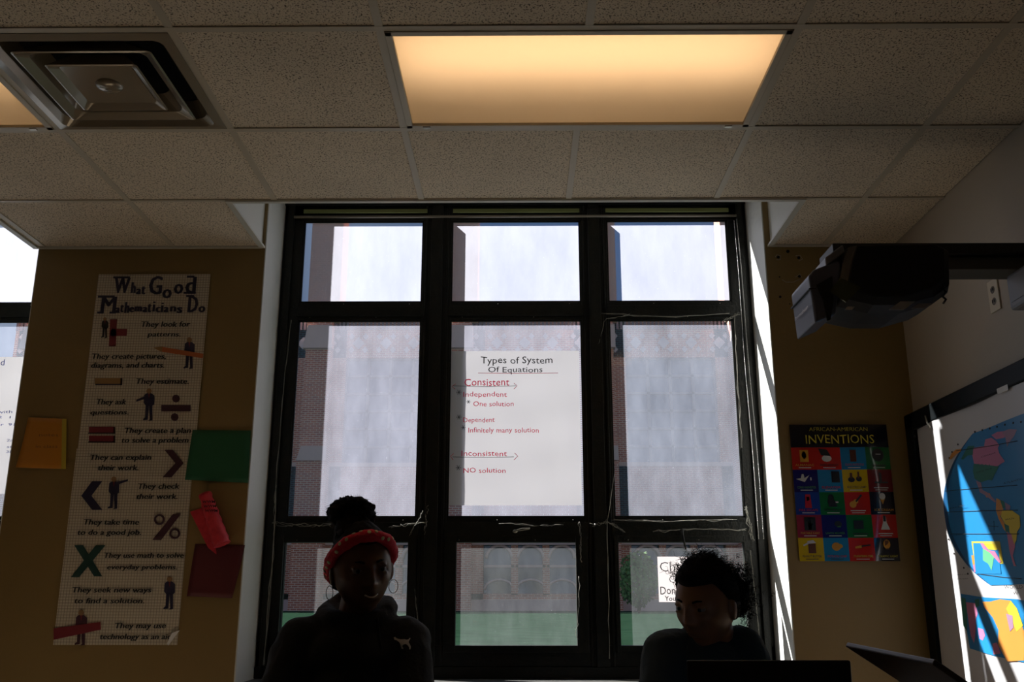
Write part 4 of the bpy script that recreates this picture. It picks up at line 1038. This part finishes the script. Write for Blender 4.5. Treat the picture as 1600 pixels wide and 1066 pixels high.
# a shrub on the lawn, seen through the lower right pane
p_ = P(998, 945, 'Y', 30.0)
sh = empty('shrub', (p_.x, 30, GZ+.02), 'blurred green shrub on the lawn seen through the lower right pane', 'bush')
f = MB(); random.seed(3)
for k in range(1400):
    d = Vector((random.gauss(0, 1), random.gauss(0, 1), random.gauss(0, 1))).normalized()*random.uniform(.7, 1.0)
    c = Vector((p_.x+d.x*.62, 30+d.y*.6, GZ+1.02+d.z*.85)); a = Vector((random.gauss(0, 1), random.gauss(0, 1), random.gauss(0, 1))).normalized()*.07; b = d.cross(a).normalized()*.05
    f.face([c-a, c-b, c+a, c+b])
f.build('foliage', mat('shrub_leaf', (.10, .22, .05), .7), sh)
f = MB(); f.limb([((p_.x, 30, GZ+.085), .06), ((p_.x+.03, 30, GZ+1.0), .03)]); f.build('stem', mat('bark', (.12, .08, .05), .8), sh)

# ------------------------------------------------------------------ table, chairs, laptops
M_table = mat('table_laminate', (.16, .12, .085), .4); M_leg = mat('table_steel', (.08, .08, .09), .4, .6)
TZ = .76
tb = empty('classroom_table', (.1, 1.9, 0), 'long laminate table under the laptops, in front of the two students', 'table')
f = MB(); f.box((-.95, 1.45, TZ-.03), (1.25, 2.22, TZ)); f.build('tabletop', M_table, tb, bevel=.005)
for x in (-.88, 1.18):
    for y in (1.52, 2.15):
        f = MB(); f.tube([(x, y, 0), (x, y, TZ-.03)], .02, 10); f.build('leg', M_leg, tb)
M_chair = mat('chair_plastic', (.02, .025, .05), .4)
def chair(x, y, rz, label):
    t = empty('classroom_chair', (x, y, 0), label, 'chair', 'classroom chairs', rot=(0, 0, rz)); M = t.matrix_world.copy()
    def add(nm, mb, m, bev=0):
        for v_ in mb.v: v_[:] = (M @ v_)
        mb.build(nm, m, t, bevel=bev)
    f = MB(); f.box((-.20, -.2, .42), (.20, .2, .44)); add('seat', f, M_chair, .01)
    f = MB(); f.box((-.19, .20, .62), (.19, .22, .86)); add('backrest', f, M_chair, .01)
    for sx in (-1, 1):
        f = MB(); f.tube([(sx*.19, .19, .42), (sx*.18, .215, .84)], .01, 8); add('back_post', f, M_leg)
        for sy_ in (-1, 1):
            f = MB(); f.tube([(sx*.18, sy_*.17, .42), (sx*.21, sy_*.21, 0)], .011, 8); add('leg', f, M_leg)
chair(-.44, 2.60, 0, 'dark chair under the student with the red headband')
chair(.47, 2.58, 0, 'dark chair under the curly-haired student in the teal shirt')
M_lap = mat('laptop_black', (.008, .008, .010), .3); M_lap2 = mat('laptop_brown_grey', (.05, .035, .03), .35); M_scr = mat('laptop_screen_dim', (.01, .01, .012), .15, emit=(.35, .5, .7), estr=.25)
def laptop(loc, rz, lean, w_, d_, m, label, h0=TZ, roll=0.):
    t = empty('laptop', (loc[0], loc[1], h0), label, 'laptop', 'open laptops on the table')
    M = Matrix.Translation((loc[0], loc[1], h0)) @ Euler((0, roll, rz), 'XYZ').to_matrix().to_4x4()
    f = MB(); f.obox(M, (-w_/2, 0, .0), (w_/2, d_, .014)); f.build('base', m, t, bevel=.004)
    f = MB()
    for r in range(5):
        for c in range(13): f.obox(M, (-w_/2+.02+c*(w_-.04)/13, .03+r*.02, .014), (-w_/2+.02+(c+.85)*(w_-.04)/13, .046+r*.02, .0165))
    f.build('keyboard', M_ink, t)
    L = M @ Matrix.Translation((0, 0, .014)) @ Matrix.Rotation(lean, 4, 'X')
    f = MB(); f.obox(L, (-w_/2, -.008, 0), (w_/2, 0, d_)); ld = f.build('lid', m, t, bevel=.006)
    f = MB(); f.obox(L, (-w_/2+.012, .0, .015), (w_/2-.012, .0012, d_-.012)); f.build('screen', M_scr, ld)
p_ = P(1198, 1031, 'Y', 2.0)
laptop((p_.x, 2.0), R(0), R(2), P(1325, 1031, 'Y', 2.0).x-P(1070, 1031, 'Y', 2.0).x, p_.z-TZ-.014, M_lap, 'black laptop with its dark lid back to us in front of the curly-haired student')
# book stack and the second laptop, reclined and seen from its side
h = TZ
for i, (c, nm) in enumerate((((.25, .06, .04), 'red-brown'), ((.05, .12, .2), 'blue'))):
    f = MB(); f.box((.66, 1.50, h+.001), (.92, 1.72, h+.065)); o = f.build('textbook', mat('book_cover_%s' % nm.replace('-', '_'), c, .5), bevel=.003)
    tag(o, 'thick %s textbook under the reclined laptop, %s of the two' % (nm, ('lower', 'upper')[i]), 'book', 'textbooks under the laptop'); h += .066
A = P(1320, 1010, 'Y', 1.60); ang = R(26)
t = empty('laptop', (A.x+.2, 1.6, h), 'brownish laptop lid tilted far back beside the whiteboard corner', 'laptop', 'open laptops on the table')
f = MB(); hx, hz = A.x+.19, h+.016
f.box((hx, 1.46, h+.001), (hx+.2, 1.76, h+.015)); f.build('base', M_lap2, t, bevel=.003)
dirv = (A-Vector((hx, 1.6, hz))); nrm = Vector((-dirv.z, 0, dirv.x)).normalized()
f = MB(); a0 = Vector((hx, 1.6, hz)); f.prism([a0, a0+dirv, a0+dirv+Vector((.03, -.26, -.012)), a0+Vector((.0, -.26, 0))], nrm*-.008)
recalc(f.build('lid', M_lap2, t, bevel=.002))

# ------------------------------------------------------------------ people
def head_point(d, sc=1.0, male=False):
    """direction on the unit sphere -> point of a face that looks along -Y"""
    x, y, z = d
    p_ = Vector((x*.074, y*.096, z*.112))
    if z < 0:
        k = -z
        p_.x *= 1-.30*k**1.6
        if y < 0: p_.y *= 1-.06*k
        else: p_.y *= 1-.38*k**1.1
    if y < 0: p_.y *= 1-.05*(1-abs(x))
    if y < -.05:
        X, Z = p_.x, p_.z; g = lambda cx_, cz, sx, sz: math.exp(-((X-cx_)/sx)**2-((Z-cz)/sz)**2)
        f_ = 0
        f_ += .020*g(0, -.030, .013, .014)+.012*g(0, -.012, .008, .020)+.007*g(0, .004, .007, .018)     # nose
        f_ += .006*(g(.013, -.033, .007, .007)+g(-.013, -.033, .007, .007))
        f_ -= .011*(g(.031, .003, .016, .010)+g(-.031, .003, .016, .010))                                # sockets
        f_ += .005*(g(.028, .022, .022, .008)+g(-.028, .022, .022, .008))                                # brows
        f_ += .006*(g(.043, -.024, .018, .018)+g(-.043, -.024, .018, .018))                              # cheeks
        f_ += .009*g(0, -.055, .022, .006)+.009*g(0, -.067, .018, .006)-.006*g(0, -.0605, .022, .003)    # lips
        f_ -= .005*g(0, -.079, .02, .006); f_ += .011*g(0, -.098, .02, .014)                             # chin
        p_.y -= f_*min(1, (-y-.05)*3)
    return p_*sc
def unit_sphere(n=48, m=36):
    v, f = [Vector((0, 0, 1))], []
    for i in range(1, m):
        ph = PI*i/m
        for k in range(n): th = 2*PI*k/n; v.append(Vector((math.sin(ph)*math.cos(th), math.sin(ph)*math.sin(th), math.cos(ph))))
    v.append(Vector((0, 0, -1)))
    for k in range(n): f.append([0, 1+k, 1+(k+1) % n])
    for i in range(m-2):
        for k in range(n): a = 1+i*n+k; b = 1+i*n+(k+1) % n; f.append([a, a+n, b+n, b])
    L = len(v)-1; o = 1+(m-2)*n
    for k in range(n): f.append([L, o+(k+1) % n, o+k])
    return v, f
def add_faces(mb, v, f, mi=0):
    b = len(mb.v); mb.v += v
    for q in f: mb.f.append([b+i for i in q]); mb.mi.append(mi); mb.sm.append(True)
def remesh(o, vox, smooth=3, disp=0., dsize=.08):
    r = o.modifiers.new('r', 'REMESH'); r.mode = 'VOXEL'; r.voxel_size = vox; r.use_smooth_shade = True
    s_ = o.modifiers.new('s', 'SMOOTH'); s_.iterations = smooth; s_.factor = .5
    if disp:
        tx = bpy.data.textures.new('folds', 'CLOUDS'); tx.noise_scale = dsize; tx.noise_depth = 2
        d_ = o.modifiers.new('d', 'DISPLACE'); d_.texture = tx; d_.strength = disp; d_.mid_level = .5
def curl(mb, root, d, length, r=.0012, rad=.006, turns=3, mi=0):
    d = Vector(d).normalized(); a = d.orthogonal().normalized(); b = d.cross(a); n = int(turns*7); ph = random.uniform(0, 6.28)
    bend = Vector((random.gauss(0, .3), random.gauss(0, .3), random.gauss(0, .3)))
    pts = []
    for i in range(n+1):
        t_ = i/n; dd = (d+bend*t_).normalized()
        pts.append(root+dd*length*t_+(a*math.cos(ph+turns*2*PI*t_)+b*math.sin(ph+turns*2*PI*t_))*rad*min(1, t_*3))
    mb.tube(pts, [r*(1-.6*i/n) for i in range(n+1)], 3, mi, cap=False)

def person(name_label, loc, headc, yaw, pitch, roll, skin, shoulders, hscale, shirt_m, pants_m, kind):
    """seated figure facing the camera; headc and shoulders in world space"""
    base = empty('person', (loc[0], loc[1], 0), name_label, 'person', 'students seated in front of the window')
    H = Matrix.Translation(headc) @ Matrix.Rotation(yaw, 4, 'Z') @ Matrix.Rotation(pitch, 4, 'X') @ Matrix.Rotation(roll, 4, 'Y')
    msk = skin
    X, Y = loc[0], loc[1]
    (sl_, sr_) = [Vector(s_) for s_ in shoulders]            # left in picture, right in picture
    sc_ = (sl_+sr_)/2; neck0 = sc_+Vector((0, .015, .035)); nk1 = H @ Vector((0, .028, -.075))
    pel = Vector((X, Y+.07, .53)); chest = pel.lerp(sc_, .68)+Vector((0, .0, 0)); waist = pel.lerp(sc_, .32)
    f = MB()
    v, fc = unit_sphere(96, 72)
    add_faces(f, [H @ head_point(d, hscale) for d in v], fc)
    for s_ in (-1, 1):                                        # ears
        E_ = H @ Matrix.Translation(Vector((s_*.073*hscale, .008, -.008))) @ Matrix.Rotation(s_*.35, 4, 'Z')
        f.ell(E_.to_translation(), (.009, .020, .031), 14, 10, M=E_.to_3x3()); 
    for s_ in (-1, 1):                                        # eyelids
        for dz, ry in ((.0085, .0055), (-.0085, .0050)):
            f.ell(H @ (Vector((s_*.031, -.0785, .003+dz))*hscale), (.0155, .0115, ry), 14, 8, M=H.to_3x3())
    f.limb([(nk1, .047*hscale), (neck0, .05*hscale)], 16)
    # trunk: elliptical slices
    def slab(c, rx, ry, rz): f.ell(c, (rx, ry, rz), 20, 12)
    hw = (sr_-sl_).length/2
    slab(pel, hw*.95, .115, .10); slab(waist, hw*.78, .10, .13); slab(chest, hw*.90, .115, .15); slab(sc_+Vector((0, .0, -.05)), hw*.95, .085, .085)
    arms = []
    for s_, S0 in ((-1, sl_), (1, sr_)):
        el = S0+Vector((s_*.045, -.10, -.20)); el.z = max(el.z, .80); wr = Vector((X+s_*.10, Y-.36, .795)); 
        arms.append((S0, el, wr))
        f.limb([(neck0+Vector((s_*.03, 0, -.02)), .042), (S0, .046), (el, .036), (wr, .024)], 12)
        hd = Vector((-s_*.25, -1, 0)).normalized(); sd = Vector((0, 0, 1)).cross(hd)
        pm_ = wr+hd*.05
        E3 = Matrix((sd, hd, Vector((0, 0, 1)))).transposed()
        f.ell(pm_, (.038, .05, .014), 14, 8, M=E3)
        for k, ln in enumerate((.062, .072, .068, .052)):
            r0 = pm_+hd*.035+sd*(-.027+.018*k)*1.0
            f.limb([(r0, .0088), (r0+hd*ln*.55+Vector((0, 0, .008)), .0082), (r0+hd*ln+Vector((0, 0, -.008)), .007)], 8)
        th = pm_-hd*.015+sd*s_*-.030
        f.limb([(th, .011), (th+hd*.028-sd*s_*.018, .0095), (th+hd*.055-sd*s_*.022, .008)], 8)
    legs = []
    for s_ in (-1, 1):
        hp = pel+Vector((s_*.09, -.02, -.01)); kn = Vector((X+s_*.11, Y-.36, .50)); an = Vector((X+s_*.11, Y-.30, .09))
        legs.append((hp, kn, an))
        f.limb([(hp, .078), (kn, .052)], 14); f.limb([(kn, .050), (kn.lerp(an, .35)+Vector((0, .015, 0)), .048), (an, .032)], 12)
        f.limb([(an+Vector((0, .02, -.03)), .035), (an+Vector((0, -.12, -.055)), .028)], 10)
    body = f.build('body', msk, base); remesh(body, .0042, 2)
    # clothing
    f = MB(); th = .014 if kind == 'hoodie' else .009
    f.ell(waist, (hw*.78+th+.015, .10+th+.02, .16), 24, 14); f.ell(chest, (hw*.90+th+.004, .115+th, .165), 24, 14); f.ell(sc_+Vector((0, 0, -.045)), (hw*.96+th, .085+th, .088+th*.5), 24, 14); f.ell(pel+Vector((0, 0, .05)), (hw*.98+th, .125+th, .09), 24, 12)
    for (S0, el, wr), s_ in zip(arms, (-1, 1)):
        f.limb([(neck0+Vector((s_*.05, .0, -.025)), .040+th), (S0, .050+th), (S0.lerp(el, .5), .046+th), (el, .042+th)], 16)
        if kind == 'hoodie': f.limb([(el, .042+th), (el.lerp(wr, .85), .032+th*.8)], 14)
        else: pass
    if kind == 'hoodie':
        # hood bunched round the neck
        n = 22; c0 = neck0+Vector((0, .02, .038))
        ringp = [c0+Vector((.078*math.cos(2*PI*i/n), .078*math.sin(2*PI*i/n), .030*math.sin(2*PI*i/n)+.006*math.cos(6*PI*i/n))) for i in range(n)]
        f.tube(ringp, .028, 10, closed=True)
        f.limb([(c0+Vector((0, .02, -.03)), .075), (sc_+Vector((0, .01, -.03)), .10)], 16)
        f.ell(c0+Vector((0, .085, -.03)), (.10, .05, .085), 18, 10)
    else:
        n = 24; c0 = neck0+Vector((0, .008, .002))
        f.tube([c0+Vector((.062*math.cos(2*PI*i/n), .062*math.sin(2*PI*i/n), .012*math.sin(2*PI*i/n))) for i in range(n)], .009, 8, closed=True)
    top = f.build('hoodie' if kind == 'hoodie' else 'shirt', shirt_m, base); remesh(top, .007, 4, .014, .07)
    f = MB()
    f.ell(pel+Vector((0, 0, -.0)), (hw*.97+.012, .128, .102), 20, 12)
    for hp, kn, an in legs: f.limb([(hp, .088), (kn, .062), (kn.lerp(an, .4), .058), (an+Vector((0, 0, .02)), .048)], 14)
    tr = f.build('trousers', pants_m, base); remesh(tr, .009, 3)
    for hp, kn, an in legs:
        f = MB(); f.limb([(an+Vector((0, .025, -.035)), .045), (an+Vector((0, -.07, -.045)), .043), (an+Vector((0, -.14, -.055)), .034)], 12)
        sh_ = f.build('shoe', MATS['shoe_black'], base); remesh(sh_, .007, 2)
    # eyes, brows
    for s_ in (-1, 1):
        f = MB(); c = H @ (Vector((s_*.031, -.0765, .003))*hscale)
        f.ell(c, .0115*hscale, 18, 12, 0)
        d_ = (H.to_3x3() @ Vector((0, -1, -.05))).normalized(); f.ell(c+d_*.0068*hscale, .0062, 12, 8, 1)
        f.build('eye', [MATS['eye_white'], MATS['eye_iris']], base)
        f = MB(); f.limb([(H @ (Vector((s_*(.017+.009*k), -.0905+.0035*k*k*.7, .022+.003*math.sin(k*1.2)))*hscale), .0026) for k in range(4)], 6); f.build('eyebrow', MATS['black_hair'], base)
    return base, H, top
mat('shoe_black', (.02, .02, .02), .5); mat('eye_white', (.16, .13, .12), .3); mat('eye_iris', (.012, .008, .006), .15)
M_hair = mat('black_hair', (.005, .004, .004), .7, spec=.12); M_hair2 = mat('dark_brown_hair', (.009, .006, .005), .7, spec=.12)

# student with the red headband
HC = P(565, 889, 'Y', 2.50)
gl_, gr_ = P(470, 1003, 'Y', 2.54), P(634, 1003, 'Y', 2.54)
g1, GH, gtop = person('person in a dark hoodie with a red polka-dot headband, hair in a bun, smiling', (-.43, 2.50), HC, R(24), R(6), R(-6),
    mat('skin_deep_brown', (.13, .055, .025), .42), (gl_, gr_), 1.0, mat('hoodie_black', (.010, .013, .016), .85, bump=(120, .2)), mat('trousers_dark', (.02, .02, .03), .8), 'hoodie')
v, fc = unit_sphere(64, 48)
def hairshell(H, v, fc, hs, line, out, m, parent, seed, puff=.0):
    f = MB(); q = []
    for d in v:
        p0 = head_point(Vector((d.x, max(d.y, -.0) if 0 else d.y, d.z)), hs)
        base_ = Vector((d.x*.074, d.y*.096, d.z*.112))*hs
        if d.z < 0 and d.y > 0: base_.y *= 1-.25*(-d.z)
        hl = line(d)                                    # >0 inside the hair
        k = max(0, min(1, hl*7))
        n_ = noise.noise(d*9+Vector((seed, 0, 0)))*.5+noise.noise(d*24+Vector((seed, 0, 0)))*.3
        r_ = (base_*(1+(out+puff*max(0, d.z))*k+.045*n_*k)) if k > 0 else base_*.86
        if 0 < k < 1: r_ = (base_*.9).lerp(r_, k)
        q.append(H @ r_)
    add_faces(f, q, fc); return f
line_g = lambda d: (d.z-.52 if d.y < -.3 else d.z-.52+(d.y+.3)*1.45) if d.y < .35 else d.z+.55
f = hairshell(GH, v, fc, 1.0, line_g, .09, M_hair, g1, 1.0)
hair = f.build('hair', M_hair, g1)
f = MB(); BC = P(549, 804, 'Y', 2.53); v2, fc2 = unit_sphere(48, 32)
add_faces(f, [BC+Vector((d.x*.061, d.y*.055, d.z*.046))*(1+.16*noise.noise(d*4+Vector((3, 1, 0)))+.12*noise.noise(d*13)) for d in v2], fc2)
f.limb([(BC, .040), (GH @ Vector((-.012, .012, .070)), .056)], 14)
random.seed(11)
for k in range(420):
    d = Vector((random.gauss(0, 1), random.gauss(0, 1), random.gauss(.2, 1))).normalized()
    curl(f, BC+Vector((d.x*.055, d.y*.05, d.z*.036)), d+Vector((random.gauss(0, .5), 0, random.gauss(0, .5))), random.uniform(.008, .019), .0007, .003, 1.5)
f.build('bun', M_hair, hair)
# headband: a padded ring over the hairline and behind the ears
f = MB(); n = 64; pts = []; rad = []
for i in range(n):
    a = 2*PI*i/n; c_, s_ = math.cos(a), math.sin(a)
    y = -.088*s_ if s_ > 0 else -.100*s_; z = .066 if s_ > 0 else .066
    pts.append(GH @ Vector((.0800*c_, y*.92+.004, .020+.066*s_))); rad.append(.0150+.0012*math.sin(9*a)+.0008*math.sin(23*a))
f.tube(pts, rad, 14, 0, closed=True)
random.seed(5)
for i in range(0, n, 2):
    t_ = (pts[(i+1) % n]-pts[i-1]).normalized(); o_ = (pts[i]-HC); o_ = (o_-t_*o_.dot(t_)).normalized(); b_ = t_.cross(o_)
    an = random.choice((-.9, -.1, .7))+random.uniform(-.2, .2); d_ = o_*math.cos(an)+b_*math.sin(an)
    Mx = Matrix((t_, t_.cross(d_), d_)).transposed()
    f.ell(pts[i]+d_*rad[i]*.98, (.0052, .0052, .0014), 10, 6, 1, M=Mx)
hb = f.build('headband', [mat('red_knit', (.80, .018, .06), .75, bump=(150, .4)), mat('cream_dots', (.75, .62, .40), .7)], g1)
f = MB()
tee_ = [GH @ (Vector((.004*k*1.0, -.0945+.0006*k*k, -.0612+.00035*k*k))) for k in range(-4, 5)]
f.tube(tee_, .0019, 6); f.build('teeth', mat('teeth', (.6, .55, .48), .3), g1)
for s_ in (-1, 1):
    f = MB(); c = GH @ Vector((s_*.083, .004, -.052)); ax = GH.to_3x3()
    f.tube([c+ax @ Vector((.002*math.sin(2*PI*i/20)*s_, .012*math.cos(2*PI*i/20)*0+.006*math.sin(2*PI*i/20), .017*math.cos(2*PI*i/20)))+ax @ Vector((.012*math.sin(2*PI*i/20), 0, 0)) for i in range(20)], .0010, 5, closed=True)
    f.build('hoop_earring', M_steel, g1)
# sewn leaping-animal emblem on the chest, laid on the cloth
bpy.context.view_layer.update(); dg = bpy.context.evaluated_depsgraph_get()
bvh = BVHTree.FromObject(gtop, dg)
emb = [(736, 838), (745, 836), (750, 842), (760, 846), (775, 848), (790, 847), (803, 850), (812, 848), (819, 840), (822, 843), (816, 853), (812, 862), (818, 872), (824, 886), (822, 899), (815, 899), (815, 888), (806, 876), (798, 872), (786, 874), (780, 882), (786, 894), (784, 897), (776, 896), (772, 884), (770, 872), (764, 862), (752, 853), (740, 850)]
def on_cloth(x, y, off=.002):
    o_ = Vector((0, 0, EYE)); d_ = (P(x, y, 'Y', 2.4)-o_).normalized(); hit = bvh.ray_cast(o_, d_)
    return (hit[0]-d_*off) if hit[0] else P(x, y, 'Y', 2.42)
q = [on_cloth(390+a/3.27, 740+b/3.27) for a, b in emb]
bm = bmesh.new(); bm.faces.new([bm.verts.new(p_) for p_ in q]); bmesh.ops.triangulate(bm, faces=bm.faces)
me = bpy.data.meshes.new('chest_emblem'); bm.to_mesh(me); bm.free(); me.materials.append(mat('emblem_white', (.75, .75, .75), .6))
o = bpy.data.objects.new('chest_emblem', me); COL.objects.link(o); o.parent = gtop; o.matrix_parent_inverse = gtop.matrix_world.inverted()
so_ = o.modifiers.new('s', 'SOLIDIFY'); so_.thickness = .001; so_.offset = 0
for x0 in (556, 590):
    f = MB(); f.tube([on_cloth(x0+k*1.5, 966+k*12, .004) for k in range(5)], .0025, 6); f.build('drawstring', MATS['hoodie_black'], gtop)

# curly-haired student
HB = P(1104, 942, 'Y', 2.46)
bl_, br_ = P(1040, 1022, 'Y', 2.49), P(1160, 1016, 'Y', 2.53)
b1, BH, btop = person('person with dark curly pulled-back hair in a dark teal shirt, looking down to the left', (.47, 2.48), HB, R(-43), R(13), R(4),
    mat('skin_warm_brown', (.26, .125, .06), .42), (bl_, br_), .94, mat('shirt_dark_teal', (.020, .036, .045), .85, bump=(120, .2)), MATS['trousers_dark'], 'shirt')
line_b = lambda d: (d.z-.48 if d.y < -.45 else d.z-.48+(d.y+.45)*1.25) if d.y < .35 else d.z+.50
f = hairshell(BH, v, fc, .94, line_b, .10, M_hair2, b1, 7.0, .05)
random.seed(21)
for k in range(900):
    d = Vector((random.gauss(0, 1), random.gauss(.3, .9), random.gauss(.5, .8))).normalized()
    if line_b(d) < .1: continue
    p_ = BH @ Vector((d.x*.078, d.y*.100, d.z*.118))
    dw = BH.to_3x3() @ (d+Vector((0, .35, -.1))); ln = random.uniform(.012, .026)
    if random.random() < .12: ln *= 1.7
    curl(f, p_, dw, ln, .0008, .0035, random.uniform(1.5, 2.6))
hb2 = f.build('hair', M_hair2, b1)
f = MB()
# gathered curls at the back of the head and loose ringlets over the neck
for k in range(430):
    c = Vector((.035+random.gauss(0, .018), .095+random.gauss(0, .016), .005+random.gauss(0, .034)))
    dw = BH.to_3x3() @ Vector((random.gauss(.4, .7), random.gauss(.5, .6), random.gauss(-.1, .8)))
    curl(f, BH @ c, dw, random.uniform(.012, .030), .0011, .0045, random.uniform(2, 3))
v3, f3 = unit_sphere(32, 24)
add_faces(f, [BH @ (Vector((.032, .088, .0))+Vector((d.x*.032, d.y*.028, d.z*.050))*(1+.25*noise.noise(d*5))) for d in v3], f3)
f.build('curls', M_hair2, hb2)
bpy.data.objects.remove(_to)
